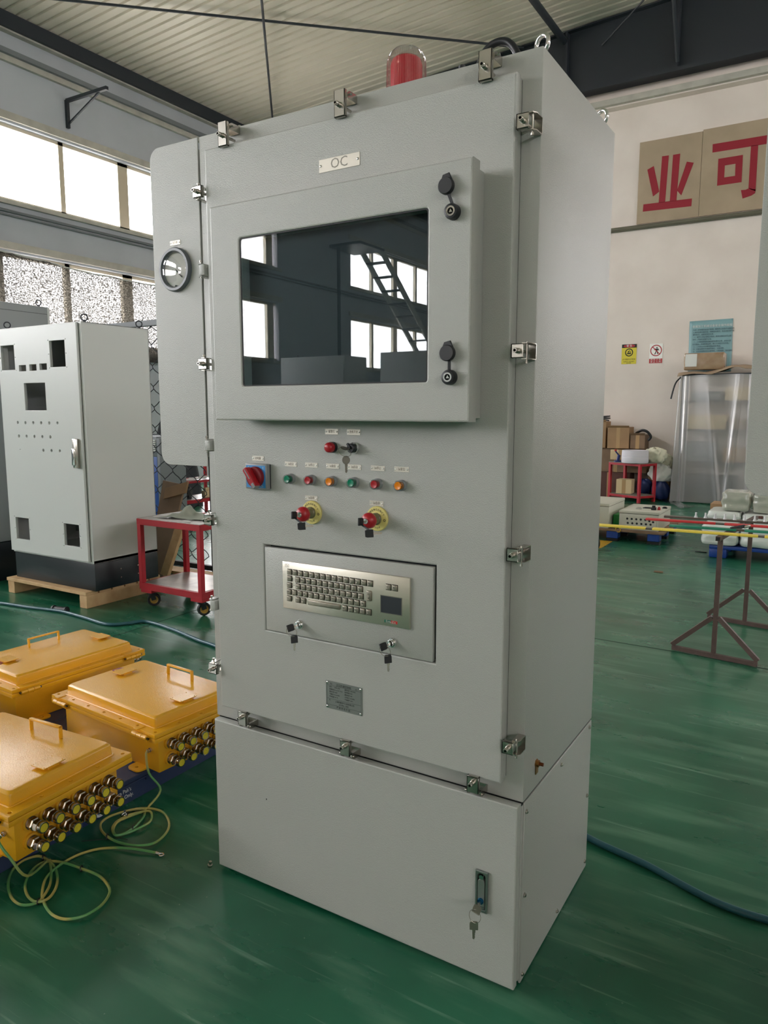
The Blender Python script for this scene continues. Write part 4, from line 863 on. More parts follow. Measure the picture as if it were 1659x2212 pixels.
# red trolley
def trolley(name, label, x0, x1, y0, y1, z0, z1, cast=True):
    t = thing(name, label, 'trolley', (0, 0, 0)); w = 0.036
    for x in (x0, x1-w):
        for y in (y0, y1-w): box('leg', REDM, x, x+w, y, y+w, z0, z1, t, 0.002, 1)
    for z, zt in ((z0-0.004, z0+0.042), (z1-0.042, z1+0.002)):
        f = MB().box(x0, x1, y0-0.001, y0+w-0.002, z, zt).box(x0, x1, y1-w+0.002, y1+0.001, z, zt).box(x0-0.001, x0+w-0.002, y0, y1, z, zt).box(x1-w+0.002, x1+0.001, y0, y1, z, zt)
        f.build('frame', REDM, t, 0.001, 1)
    deck = mat('worn_steel_deck', (168, 160, 150), 0.35, 0.5, var=(7, 0.8, (96, 90, 84)))
    box('deck', deck, x0+0.02, x1-0.02, y0+0.02, y1-0.02, z0+0.034, z0+0.044, t); box('deck', mat('stained_paper_deck', (196, 190, 186), 0.55, var=(6, 0.8, (120, 116, 114))), x0+0.004, x1-0.004, y0+0.004, y1-0.004, z1+0.0015, z1+0.006, t)
    if cast:
        for i, (x, y, a) in enumerate(((x0+0.075, y0+0.045, 0.9), (x1-0.05, y0+0.045, 1.0), (x0+0.075, y1-0.06, 0.8), (x1-0.05, y1-0.06, 1.2))):
            box('caster_pad', REDM, x-0.06, x+0.05, y-0.045, y+0.05, z0-0.026, z0-0.004, t)
            d = Vector((math.cos(a), math.sin(a), 0)); o_ = Vector((x, y, 0)); s_ = Vector((-d.y, d.x, 0))
            k = MB()
            for s in (-1, 1): k.bar(o_+s_*(s*0.021)+Vector((0, 0, z0-0.03)), o_+s_*(s*0.021)+d*0.015+Vector((0, 0, 0.048)), 0.034, 0.004, s_)
            k.cyl(o_+Vector((0, 0, z0-0.045)), o_+Vector((0, 0, z0-0.026)), 0.032)
            c_ = k.build('caster', BLACK, t)
            wc = o_+d*0.015+Vector((0, 0, 0.049))
            MB().lathe([(0.030, -0.014), (0.044, -0.015), (0.048, -0.008), (0.048, 0.008), (0.044, 0.015), (0.030, 0.014)], wc, s_, 24).build('wheel', mat('black_tyre', (30, 30, 32), 0.5), c_)
            MB().lathe([(0, -0.010), (0.008, -0.012), (0.012, -0.008), (0.026, -0.008), (0.031, -0.013), (0.031, 0.013), (0.026, 0.008), (0.012, 0.008), (0.008, 0.012), (0, 0.010)], wc, s_, 20).build('hub', mat('gold_wheel_hub', (186, 146, 66), 0.4), c_)
    return t
trolley('red_trolley', 'red steel trolley on casters with a grey cloth on top, left of the cabinet', -3.745, -3.108, 2.005, 2.475, 0.135, 0.655)
def rag(u, v):
    x = -3.60+0.40*u+0.03*math.sin(v*5); y = 2.07+0.22*v+0.07*u
    h = 0.05*math.exp(-((u-0.30)**2)/0.012)*(0.25+v)+0.018*abs(math.sin(u*9+v*3))*(0.3+0.5*v)+0.004
    return (x, y, 0.664+h)
tag(MB().sheet(rag, 30, 14).build('grey_cloth', FELT, smooth=180, thick=0.004), 'crumpled grey felt cloth lying on the red trolley', 'cloth')
for i, (x, y, a, L) in enumerate(((-3.66, 2.09, 0.3, 0.11), (-3.58, 2.30, 0.9, 0.10), (-3.32, 2.06, -0.2, 0.08))):
    MBx = MB().bar((x, y, 0.665), (x+L*math.cos(a), y+L*math.sin(a), 0.667), 0.016, 0.003).build('paper_strip', WHITECL)
    tag(MBx, ['white paper strip at the left front corner of the trolley top', 'white paper strip behind the cloth on the trolley top', 'white paper strip in front of the cloth on the trolley top'][i], 'paper', 'paper strips on the trolley')
tag(MB().box(-3.43, -3.39, 2.33, 2.36, 0.6655, 0.678).box(-3.425, -3.40, 2.335, 2.355, 0.678, 0.684).build('red_clip', REDP, None, 0.003), 'small dark red plastic clip behind the cloth on the trolley', 'clip')
# woven wire fence
FYY = 3.15
fe = thing('wire_fence', 'black woven wire fence panel with a grey top rail behind the trolley', 'fence', (0, 0, 0))
box('bottom_rail', DARK, -6.6, -4.085, FYY-0.02, FYY+0.02, 0.010, 0.055, fe, 0.002, 1); box('top_rail', BEAMG, -6.6, -4.085, FYY-0.025, FYY+0.025, 2.20, 2.25, fe, 0.002, 1)
for x in (-6.62, -4.125): box('post', DARK, x, x+0.04, FYY-0.02, FYY+0.02, 0.0, 2.25, fe, 0.002, 1)
x = -6.53; i = 0
while x < -4.2:
    pts = []; z = 0.06; j = 0
    while z < 2.2:
        s = 1 if (j % 4) in (0, 1) else -1
        s = [-1, -0.35, 1, 0.35][j % 4] if True else s
        pts.append((x+0.052*([-1, -0.35, 0.35, 1, 1, 0.35, -0.35, -1][j % 8])*(1 if i % 2 == 0 else -1), FYY+0.003*(1 if j % 2 else -1), z)); z += 0.0235 if j % 4 == 3 else 0.0235; j += 1
    MB().tube(pts, 0.0042, 5).build('wire', DARK, fe)
    x += 0.1045; i += 1
# plywood, timber
tag(MB().bar((-4.275, 2.72, 0.03), (-4.145, 2.86, 0.58), 0.085, 0.035, (0, 1, 0)).build('timber_post', PINE, None, 0.002), 'pale timber post leaning against the fence behind the trolley', 'timber')
def slab(pts, th, n_, name, m, label, cat):
    k = len(pts); nv = Vector(n_).normalized()*th
    b = MB().add([Vector(p) for p in pts]+[Vector(p)+nv for p in pts], [tuple(range(k))[::-1], tuple(range(k, 2*k))]+[(i, (i+1) % k, k+(i+1) % k, k+i) for i in range(k)])
    return tag(b.build(name, m, None, 0.001, 1), label, cat)
slab([(-4.60, 2.80, 0.0), (-4.33, 2.74, 0.0), (-4.22, 2.93, 0.80), (-4.55, 2.99, 0.82)], 0.018, (0.2, 1, -0.2), 'plywood_panel', PLY, 'large brown plywood panel leaning beside the pale cabinet', 'panel')
slab([(-4.46, 2.92, 0.66), (-4.16, 2.90, 0.735), (-4.16, 2.93, 0.83), (-4.46, 2.95, 0.755)], 0.02, (0, -1, 0.2), 'wooden_board', mat('tan_board', (150, 118, 84), 0.6, var=(8, 0.5, (128, 98, 68))), 'narrow tan board resting at the top of the leaning plywood', 'board')
tag(box('floor_plank', PINE, -4.75, -3.75, 2.90, 3.05, 0.0, 0.028, None, 0.002, 1), 'pale plank lying on the floor under the wire fence', 'plank')
# things beyond the fence
rk = trolley('red_rack', 'tall red steel rack with two shelves seen through the wire fence', -7.10, -6.655, 5.19, 6.05, 0.22, 0.80, False)
for i, (x, y) in enumerate(((-7.1, 5.19), (-6.691, 5.19), (-7.1, 6.014), (-6.691, 6.014))): box('foot', REDM, x, x+0.036, y, y+0.036, 0, 0.22, rk)
box('middle_shelf', REDM, -7.10, -6.655, 5.19, 6.05, 0.485, 0.51, rk, 0.002, 1)
def lump(name, m, c, r, seed, label, cat, n=20):
    rnd = random.Random(seed); ph = [rnd.uniform(0, 6) for _ in range(6)]
    def fn(u, v):
        a = u*2*PI; b_ = v*PI; k = 1+0.10*math.sin(3*a+ph[0])*math.sin(2*b_+ph[1])+0.08*math.sin(5*a+ph[2]+3*b_)+(0 if 'bag' in name else 0.10*abs(math.sin(4*a+ph[3]+5*b_))+0.07*math.sin(9*a-6*b_+ph[4]))
        return (c[0]+r[0]*k*math.cos(a)*math.sin(b_)**0.7, c[1]+r[1]*k*math.sin(a)*math.sin(b_)**0.7, max(c[2]-r[2]*k*math.cos(b_), c[2]-r[2]*0.9))
    return tag(MB().sheet(fn, n*2, n).build(name, m, smooth=180), label, cat)
for i in range(4):
    x = -6.80+0.03*i; y = 5.35+0.16*i
    tag(MB().bar((x-0.1, y, 0.519+0.010*i), (x+0.08, y+0.14, 0.521+0.014*i), 0.14, 0.012).build('paper_bundle', WHITECL, None, 0.002), ['white paper bundle at the front of the red rack\'s middle shelf', 'second white paper bundle from the front on the red rack', 'third white paper bundle from the front on the red rack', 'rearmost white paper bundle on the red rack'][i], 'paper', 'papers on the red rack')
tag(MB().box(-6.98, -6.76, 5.22, 5.30, 0.5105, 0.535).build('yellow_tray', mat('dull_yellow', (196, 160, 60), 0.6), None, 0.004), 'dull yellow tray on the front edge of the red rack', 'tray')
mo = thing('electric_motor', 'dark finned motor on the bottom shelf of the red rack', 'motor', (-6.84, 5.38, 0.355))
MB().lathe([(0, -0.1), (0.07, -0.1), (0.085, -0.06), (0.085, 0.06), (0.07, 0.1), (0, 0.1)], (0, 0, 0), (1, 0.4, 0), 20).build('casing', BLACK, mo)
for i in range(5): MB().torus(Vector((1, 0.4, 0)).normalized()*(-0.05+0.025*i), (1, 0.4, 0), 0.088, 0.004, 20, 5).build('fin', BLACK, mo)
MB().box(-0.08, 0.08, -0.07, 0.07, -0.09, -0.06).build('base', BLACK, mo)
tag(MB().box(-6.75, -6.68, 5.62, 5.74, 0.2655, 0.36).box(-6.74, -6.69, 5.64, 5.72, 0.36, 0.40).build('terminal_box', CARDP, None, 0.006), 'beige terminal box on the bottom shelf of the red rack', 'box')
bo = thing('white_bottle', 'white plastic bottle standing on top of the red rack', 'bottle', (-7.03, 5.26, 0.806))
MB().lathe([(0, 0), (0.035, 0), (0.038, 0.01), (0.038, 0.11), (0.015, 0.14), (0.015, 0.16)], (0, 0, 0), (0, 0, 1), 18).build('body', WHITECL, bo); MB().lathe([(0.017, 0.155), (0.017, 0.18), (0, 0.18)], (0, 0, 0), (0, 0, 1), 14).build('cap', mat('lilac_cap', (170, 160, 200), 0.4), bo)
bl = thing('blue_locker', 'narrow blue locker with a louvred grey top behind the fence', 'locker', (0, 0, 0))
box('body', BLUE, -6.72, -6.215, 4.40, 4.80, 0.0, 0.90, bl, 0.004); box('top_section', BEAMG, -6.72, -6.215, 4.40, 4.80, 0.902, 1.136, bl, 0.004)
box('edge_strip', BEAMG, -6.213, -6.165, 4.40, 4.80, 0.0, 1.12, bl, 0.002)
for i in range(6): box('louvre', WHITECL, -6.45, -6.225, 4.388, 4.40, 0.965+0.024*i, 0.980+0.024*i, bl, 0.002, 1)
cm = thing('covered_machine', 'dark tarpaulin covered machine behind the wire fence', 'machine', (-8.05, 6.35, 0))
def tarp(u, v):
    a = u*2*PI; w = 0.42-0.36*v**1.6; return (w*math.cos(a)*(1+0.08*math.sin(5*a)), w*math.sin(a)*(1+0.08*math.sin(4*a+1)), 1.68*v)
MB().sheet(tarp, 32, 10).build('tarpaulin', mat('dark_tarpaulin', (40, 46, 52), 0.6), cm, smooth=180)
box('machine_rail', BEAMG, -0.5, 0.45, -0.44, -0.40, 1.07, 1.10, cm)

# ---------------------------------------------------------------- right: busbars on a trestle
def trestle(label, dx):
    t = thing('trestle', label, 'trestle', (dx, 0, 0)); w = 0.026
    for (x, y, zt, k) in ((0.054, 2.98, 0.70, 'F'), (0.137, 3.82, 0.70, 'B')):
        MB().bar((x, y, 0.026), (x, y, zt), w, w).build('post', RUST, t)
        y0 = y+0.03; y1 = y-0.05
        MB().bar((x-0.235, y0, 0.013), (x+0.235, y1, 0.013), w, w).build('foot_bar', RUST, t)
        for s in (-1, 1):
            yy = y-0.04*s*0.9
            MB().bar((x+s*0.237, yy, 0.030), (x+s*0.018, y, 0.238), w, w, (0, 1, 0)).build('brace', RUST, t)
    MB().bar((0.047, 2.92, 0.714), (0.150, 3.98, 0.714), w, w).build('top_rail', RUST, t)
    box('rail_end', INKB, 0.037, 0.057, 2.9185, 2.9195, 0.704, 0.724, t)
    return t
trestle('brown steel trestle holding up the coloured busbars', 0)
trestle('second brown trestle hidden behind the right hand cabinet', 1.45)
COPPER = mat('tinned_busbar', (120, 112, 104), 0.35, 0.8)
def busbar(label, a, slope, x0, gaps, m, w=0.05, h=0.012, x1=1.95, z=0.727):
    """flat bar along x; gaps = bare stretches between the coloured sleeves"""
    t = thing('busbar', label, 'busbar', (0, 0, 0))
    P = lambda x, dz=0: (x, a+slope*x, z+h/2+dz)
    MB().bar(P(x0+0.008), P(x1), w-0.006, h-0.003).build('bar', COPPER, t)
    e = [x0]+[v for g in gaps for v in g]+[x1]
    for i in range(0, len(e), 2): MB().bar(P(e[i]), P(e[i+1]), w, h).build('sleeve', m, t, 0.003)
    return t
busbar('yellow sleeved busbar, nearest of the bars on the trestle', 3.005, 0.058, -0.655, [(-0.362, -0.325), (0.243, 0.275)], mat('yellow_sleeve', (240, 214, 84), 0.45))
busbar('green sleeved busbar, second from the front on the trestle', 3.19, 0.058, -0.262, [(0.112, 0.155)], mat('green_sleeve', (36, 132, 104), 0.45))
busbar('red sleeved busbar, third from the front on the trestle', 3.415, 0.058, -0.450, [(-0.03, 0.02)], mat('red_sleeve', (206, 52, 54), 0.45))
t = thing('busbar', 'bare grey busbar studded with bolts, rearmost on the trestle', 'busbar', (0, 0, 0))
P = lambda x: (x, 3.60+0.058*x, 0.727+0.006)
MB().bar(P(-0.37), P(1.95), 0.05, 0.012).build('bar', COPPER, t)
for i in range(14):
    x = -0.175+0.058*i; p = Vector(P(x))+Vector((0, 0, 0.006))
    MB().lathe([(0.011, 0), (0.011, 0.003), (0, 0.003)], p, (0, 0, 1), 14).lathe([(0.0095, 0.003), (0.0095, 0.011), (0, 0.011)], p, (0, 0, 1), 6).cyl(p, p+Vector((0, 0, 0.034)), 0.006, n=10).build('bolt', mat('bright_zinc', (232, 234, 236), 0.4, 0.6), t)
pl = thing('pliers', 'small dark crimping pliers lying on the green busbar', 'pliers', (0.115, 3.20, 0.741))
MB().bar((-0.035, -0.02, 0.004), (0.03, 0.03, 0.008), 0.012, 0.008).build('handle', BLACK, pl, 0.002); MB().bar((-0.03, 0.0, 0.004), (0.035, 0.04, 0.018), 0.012, 0.008).build('handle', DARK, pl, 0.002)
MB().bar((0.03, 0.03, 0.006), (0.06, 0.06, 0.014), 0.022, 0.012).build('jaw', STEEL, pl, 0.002)
# ---------------------------------------------------------------- blue pallets with enclosures and wrapped goods
def plastic_pallet(label, x0, x1, y0, y1, zt, m=BLUEPL):
    t = thing('plastic_pallet', label, 'pallet', (0, 0, 0))
    box('deck', m, x0, x1, y0, y1, zt-0.035, zt, t, 0.004)
    for i in range(3):
        for j in range(3):
            x = x0+(x1-x0-0.16)*i/2; y = y0+(y1-y0-0.16)*j/2
            box('foot', m, x, x+0.16, y, y+0.16, 0, zt-0.034, t, 0.012)
    return t
t = thing('wooden_pallet', 'worn pallet with blue blocks under the pale enclosures with holes', 'pallet', (0, 0, 0))
for i in range(5): box('board', PLY, -2.0, -0.93, 6.62+0.21*i, 6.79+0.21*i, 0.112, 0.132, t, 0.002, 1)
for x in (-2.0, -1.54, -1.10):
    for y in (6.63, 7.05, 7.48): box('block', BLUEPL, x, x+0.125, y, y+0.12, 0.032, 0.111, t, 0.004, 1); box('block_foot', GASKET, x, x+0.125, y, y+0.12, 0.0, 0.031, t)
ENC = mat('pale_beige_enclosure', (198, 198, 184), 0.45)
def enclosure(x0, x1, y0, y1, z0, z1, label, holes):
    t = thing('small_enclosure', label, 'enclosure', (0, 0, 0))
    box('body', ENC, x0, x1, y0, y1, z0, z1-0.034, t, 0.003); box('lid', ENC, x0-0.004, x1+0.004, y0-0.004, y1+0.004, z1-0.03, z1, t, 0.004)
    box('seal', GASKET, x0+0.002, x1-0.002, y0+0.002, y1-0.002, z1-0.036, z1-0.028, t)
    hp = [circ(u, v, 0.0125, 14) for u, v in holes]
    if hp:
        pl_ = plate('gland_plate', rect(x0+0.03, x1-0.02, z0+0.02, z1-0.055, 0.006), hp, 0.004, FRONT(y0-0.0005), ENC, t)
        for u, v in holes: MB().lathe([(0, 0), (0.0122, 0)], (u, y0-0.0012, v), (0, -1, 0), 14).build('knockout', HOLE, t)
    return t
hs = [(-1.336+0.0485*i, 0.254) for i in range(5)]+[(-1.10, 0.244), (-1.06, 0.235)]+[(-1.328+0.0485*i, 0.206) for i in range(6)]+[(-1.32+0.05*i, 0.165) for i in range(5)]
enclosure(-1.424, -1.005, 6.70, 7.36, 0.133, 0.343, 'pale enclosure with rows of knockout holes, tools lying on its lid', hs)
enclosure(-1.98, -1.53, 6.66, 7.36, 0.133, 0.408, 'pale enclosure at the left end of the worn pallet, half hidden by the cabinet', [])
tag(box('green_carton', mat('bright_green_carton', (30, 140, 60), 0.5), -1.515, -1.437, 6.80, 7.1, 0.133, 0.275, None, 0.003), 'bright green carton squeezed between the two pale enclosures', 'carton')
for i, (x, y, w, d, h, m, lb) in enumerate(((-1.19, 7.02, 0.10, 0.05, 0.012, BLACK, 'flat black bracket on the enclosure lid'), (-1.10, 6.90, 0.05, 0.04, 0.05, BLACK, 'black breaker block on the enclosure lid'), (-1.05, 6.93, 0.03, 0.03, 0.035, REDP, 'red knob on the enclosure lid beside the black block'), (-1.26, 6.90, 0.06, 0.04, 0.02, CLEAR, 'clear plastic clip on the enclosure lid, left of centre'), (-1.02, 7.1, 0.05, 0.03, 0.02, BLACK, 'small black cap at the right back of the enclosure lid'))):
    tag(MB().box(x-w/2, x+w/2, y-d/2, y+d/2, 0.3435, 0.3435+h*0.6).box(x-w/3, x+w/3, y-d/3, y+d/3, 0.3435+h*0.6, 0.3435+h).build('loose_part', m, None, 0.002), lb, 'part')
tag(MB().torus((-1.41, 6.62, 0.135), (0.2, 1, 0.2), 0.028, 0.006, 20, 6).build('tape_roll', mat('dull_yellow', (196, 160, 60), 0.6)), 'small yellow tape roll hanging at the front of the worn pallet', 'tape')
plastic_pallet('blue plastic pallet under the plastic wrapped white packages', -0.42, 0.85, 6.20, 7.2, 0.125)
WRAP = mat('white_film_wrap', (232, 236, 232), 0.28, coat=0.5, bump=(26, 0.9), var=(5, 0.5, (208, 214, 208)))
def package(x0, x1, y0, y1, z0, z1, label, m=WRAP, seed=1):
    rnd = random.Random(seed); ph = [rnd.uniform(0, 6) for _ in range(8)]
    cx, cy, cz = (x0+x1)/2, (y0+y1)/2, (z0+z1)/2; hx, hy, hz = (x1-x0)/2, (y1-y0)/2, (z1-z0)/2
    N = 10; b = MB()
    def pt(p):
        p = Vector(p); q = p.copy(); L = (abs(p.x)**8+abs(p.y)**8+abs(p.z)**8)**(1/8); q /= L
        k = 1+0.025*math.sin(6*q.x+ph[0])*math.sin(5*q.z+ph[1])+0.02*math.sin(9*q.y+7*q.z+ph[2])
        return (cx+q.x*hx*k, cy+q.y*hy*k, max(z0, cz+q.z*hz*k))
    for ax in range(3):
        for s in (-1, 1):
            def fn(u, v, ax=ax, s=s):
                p = [0, 0, 0]; p[ax] = s; p[(ax+1) % 3] = 2*u-1; p[(ax+2) % 3] = 2*v-1; return pt(p)
            b.sheet(fn, N, N)
    o = b.build('wrapped_package', m, smooth=60)
    return tag(o, label, 'package', 'plastic wrapped packages on the blue pallet')
package(-0.500, -0.165, 6.16, 6.62, 0.127, 0.335, 'wrapped white package, front left of the bottom layer on the blue pallet', seed=1)
package(-0.150, 0.195, 6.16, 6.62, 0.127, 0.335, 'wrapped white package, front and second from left in the bottom layer', seed=2)
package(0.215, 0.57, 6.16, 6.62, 0.127, 0.335, 'wrapped white package, front and third from left in the bottom layer', seed=3)
package(-0.462, -0.160, 6.22, 6.66, 0.337, 0.462, 'flat wrapped white package, left of the middle layer on the blue pallet', seed=4)
package(-0.150, 0.22, 6.22, 6.66, 0.339, 0.455, 'flat wrapped white package, second from left of the middle layer', seed=5)
FILM = mat('yellowish_clear_film', (196, 196, 182), 0.2, coat=0.7, bump=(22, 1.0), var=(4, 0.7, (160, 164, 152)))
package(-0.345, -0.085, 6.25, 6.62, 0.464, 0.655, 'shiny wrapped package on the top layer, left one', FILM, 6)
package(-0.070, 0.22, 6.25, 6.62, 0.458, 0.640, 'shiny wrapped package on the top layer, right one behind the grey side box', FILM, 7)
tag(box('brown_carton_lid', CARD, -0.50, -0.33, 6.72, 7.0, 0.126, 0.475, None, 0.003), 'brown carton end sticking out behind the wrapped packages', 'carton')
tag(box('brown_label', mat('maroon_label', (96, 56, 48), 0.6), -0.005, 0.035, 6.212, 6.226, 0.415, 0.442), 'small maroon label block in front of the wrapped packages', 'label')
# ---------------------------------------------------------------- far corner: red table, cartons, wrapped shelf
rt = thing('red_table', 'red steel work table in the far corner with a white roll on top', 'table', (-2.0, 10.27, 0), math.radians(-26))
W_, D2 = 0.62, 0.40                                           # local x runs to the left-back, so the table spans -W..0
for x in (-W_, -0.04):
    for y in (0, D2-0.04): box('leg', REDM, x, x+0.04, y, y+0.04, 0.0, 0.60, rt)
for z in (0.07, 0.575):
    f = MB().box(-W_, 0, -0.001, 0.04, z, z+0.035).box(-W_, 0, D2-0.04, D2+0.001, z, z+0.035).box(-W_-0.001, -W_+0.04, 0, D2, z, z+0.035).box(-0.04, 0.001, 0, D2, z, z+0.035); f.build('frame', REDM, rt)
box('table_top', mat('grey_steel_top', (120, 118, 108), 0.5), -W_, 0, 0, D2, 0.61, 0.622, rt); box('lower_shelf', mat('grey_steel_top', (120, 118, 108), 0.5), -W_, 0, 0, D2, 0.103, 0.11, rt)
rw = thing('white_roll', 'thick white cloth tape roll on the red table', 'roll', (-2.13, 10.46, 0.623))
MB().lathe([(0.10, 0), (0.20, 0), (0.205, 0.01), (0.205, 0.095), (0.20, 0.1), (0.205, 0.105), (0.20, 0.195), (0.10, 0.195), (0.10, 0)], (0, 0, 0), (0, 0, 1), 36).build('roll_body', mat('lilac_white_cloth', (220, 216, 224), 0.9), rw)
lump('loose_cloth', mat('cream_cloth', (214, 212, 190), 0.9), (-1.88, 10.72, 0.72), (0.16, 0.12, 0.12), 3, 'bundle of cream rags spilling over the right end of the red table', 'cloth')
lump('loose_cloth', mat('cream_cloth', (214, 212, 190), 0.9), (-1.76, 10.95, 0.62), (0.12, 0.12, 0.11), 4, 'bundle of cream rags hanging beyond the red table, near the plastic sheet', 'cloth')
lump('loose_cloth', WHITECL, (-1.80, 10.85, 0.44), (0.16, 0.10, 0.14), 5, 'white rags hanging below the cream bundle', 'cloth')
tl_ = thing('hand_riveter', 'blue and red hand tool standing on the red table', 'tool', (-2.41, 10.51, 0.623))
MB().cyl((0, 0, 0.0), (0.0, 0, 0.02), 0.06).cyl((0, 0, 0.02), (0.02, 0, 0.11), 0.025).build('tool_body', mat('navy_tool_enamel', (30, 46, 110), 0.4), tl_); MB().bar((0.02, 0, 0.10), (-0.04, 0, 0.17), 0.02, 0.02).build('lever', mat('navy_tool_enamel', (30, 46, 110), 0.4), tl_)
MB().lathe([(0, 0), (0.018, 0.004), (0.018, 0.03), (0, 0.036)], (-0.04, 0, 0.165), (0, 0, 1), 14).build('grip', REDP, tl_)
def carton(label, x0, x1, y0, y1, z0, z1, m=CARD, flap=True):
    t = thing('carton', label, 'carton', (0, 0, 0))
    box('body', m, x0, x1, y0, y1, z0, z1, t, 0.003, 1)
    if flap: MB().bar(((x0+x1)/2, y0+0.004, z1-0.01), ((x0+x1)/2, y0-0.03, z1+0.025), x1-x0, 0.005).build('flap', m, t)
    MB().box((x0+x1)/2-0.03, (x0+x1)/2+0.03, y0-0.001, y0+0.001, z0, z1).build('tape', mat('tan_tape', (178, 146, 104), 0.4), t)
    return t
carton('tall brown carton at the top of the stack by the back wall', -2.68, -2.33, 10.86, 11.18, 0.82, 1.17)
carton('brown carton beside the grey cabinet edge on the back wall stack', -3.10, -2.72, 10.90, 11.2, 0.82, 1.26)
carton('dark brown carton right of the tall carton with black cable on top', -2.315, -2.08, 10.88, 11.18, 0.82, 1.05, PLY)
carton('pale carton lying open at the back of the red table', -2.60, -2.28, 10.78, 10.86, 0.64, 0.80, CARDP, False)
carton('wide dark carton under the stack by the back wall', -3.05, -2.05, 10.94, 11.24, 0.42, 0.815, PLY, False)
carton('maroon brown carton at floor level under the stack', -2.98, -2.30, 10.90, 11.22, 0.0, 0.415, mat('maroon_carton', (96, 66, 58), 0.8), False)
carton('tan carton tilted behind the blue bag', -2.02, -1.70, 10.98, 11.2, 0.0, 0.5, CARD, False)
carton('pale carton on the lower shelf of the red table', -2.42, -2.18, 10.52, 10.74, 0.112, 0.34, CARDP, False)
tag(MB().tube([(-2.84+0.12*math.cos(i*0.5)+0.02*(i//13), 11.04+0.07*math.sin(i*0.5), 1.274+0.003*i) for i in range(26)], 0.012, 6).build('cable_coil', BLACK), 'black cable coil lying on the carton beside the cabinet edge', 'cable')
tag(MB().tube(smooth_path([(-2.25, 11.0, 1.07), (-2.15, 10.95, 1.12), (-2.06, 10.92, 1.10), (-2.00, 10.92, 1.02), (-2.04, 10.93, 0.96)]), 0.022, 8).build('cable_coil', BLACK), 'thick black cable curling over the dark brown carton', 'cable')
lump('blue_bag', mat('navy_bag', (26, 44, 92), 0.5), (-1.80, 10.86, 0.16), (0.14, 0.10, 0.16), 8, 'dark blue round bag on the floor right of the red table', 'bag')
lump('blue_bag', mat('navy_bag', (26, 44, 92), 0.5), (-2.06, 10.92, 0.20), (0.12, 0.08, 0.12), 9, 'dark blue bag behind the red table legs', 'bag')
fl_ = glass_mat('thin_clear_film', (214, 222, 218), 1.5, 0.2)
tag(MB().sheet(lambda u, v: (-1.90+0.62*u+0.1*v, 10.95-1.1*u+0.25*v, 0.006+0.02*abs(math.sin(u*7+v*4))), 20, 8).build('plastic_film', fl_, smooth=180), 'clear plastic film lying on the floor right of the red table', 'film')
sh_ = thing('storage_shelf', 'steel shelf under a clear plastic dust sheet by the back wall', 'shelf', (0, 0, 0))
SX0, SX1, SY0, SY1 = -1.54, -0.45, 10.76, 11.22
for x in (SX0, SX1-0.03):
    for y in (SY0, SY1-0.03): box('post', DARK, x, x+0.03, y, y+0.03, 0, 2.0, sh_)
for z in (0.1, 0.62, 1.12, 1.56, 1.97): box('shelf_board', DARK, SX0, SX1, SY0, SY1, z, z+0.03, sh_)
for i, (x0, x1, z0, h, m, lb) in enumerate(((-1.42, -0.88, 1.152, 0.22, CARDP, 'pale carton on the third shelf under the plastic'), (-1.46, -1.0, 0.652, 0.3, BEAMG, 'grey case on the second shelf under the plastic'), (-0.84, -0.52, 1.152, 0.16, PLY, 'dark carton at the right of the third shelf'), (-1.40, -0.96, 1.592, 0.14, BEAMG, 'flat grey case on the fourth shelf under the plastic'), (-0.90, -0.52, 0.652, 0.22, CARD, 'brown carton at the right of the second shelf'), (-1.44, -0.7, 0.132, 0.3, DARK, 'dark case on the lowest shelf under the plastic'), (-0.92, -0.55, 1.592, 0.2, CARDP, 'pale carton at the right of the fourth shelf'))):
    tag(box('shelf_carton', m, x0, x1, SY0+0.03, SY1-0.05, z0, z0+h, None, 0.004), lb, 'carton')
pm_ = bpy.data.materials.new('hazy_dust_sheet'); pm_.use_nodes = True; nt = pm_.node_tree; nt.nodes.clear()
out = nt.nodes.new('ShaderNodeOutputMaterial'); m1 = nt.nodes.new('ShaderNodeMixShader'); m2 = nt.nodes.new('ShaderNodeMixShader')
tr = nt.nodes.new('ShaderNodeBsdfTransparent'); gl_ = nt.nodes.new('ShaderNodeBsdfGlossy'); gl_.inputs['Roughness'].default_value = 0.3
df = nt.nodes.new('ShaderNodeBsdfDiffuse'); df.inputs[0].default_value = lin((206, 206, 208)); m1.inputs[0].default_value = 0.5; m2.inputs[0].default_value = 0.62
nt.links.new(df.outputs[0], m1.inputs[1]); nt.links.new(gl_.outputs[0], m1.inputs[2]); nt.links.new(m1.outputs[0], m2.inputs[1]); nt.links.new(tr.outputs[0], m2.inputs[2]); nt.links.new(m2.outputs[0], out.inputs[0])
def sheetfn(u, v):
    # perimeter: left side (back to front), front (left to right), right side
    s = u*(0.5+1.16+0.5); d = 0.06*(1-v)**1.2; z = 0.02+1.95*v
    fold = 0.007*math.sin(s*13+v*2)+0.030*math.exp(-((s-0.60-0.06*(1-v))/0.025)**2)+0.034*math.exp(-((s-1.36+0.12*(1-v))/0.03)**2)+0.02*math.exp(-((s-0.9-0.25*(1-v))/0.03)**2)*(1-v)+0.022*math.exp(-((s-1.52)/0.02)**2)
    if s < 0.5: return (SX0-0.03-d-fold, SY1+0.02-s*(0.5/0.5), z)
    if s < 1.66: return (SX0-0.03-d+(s-0.5)*(1.15+2*d)/1.16, SY0-0.02-d-fold, z+0.03*math.sin((s-0.5)*2.6)*v*0.6)
    return (SX1+0.03+d+fold, SY0-0.02+(s-1.66), z)
tag(MB().sheet(sheetfn, 260, 24).build('dust_sheet', pm_, smooth=180), 'hazy clear plastic dust sheet draped round the steel shelf', 'plastic sheet')
KRAFT = mat('creased_kraft_paper', (168, 146, 122), 0.6, bump=(9, 1.0), var=(4, 0.5, (140, 118, 98)))
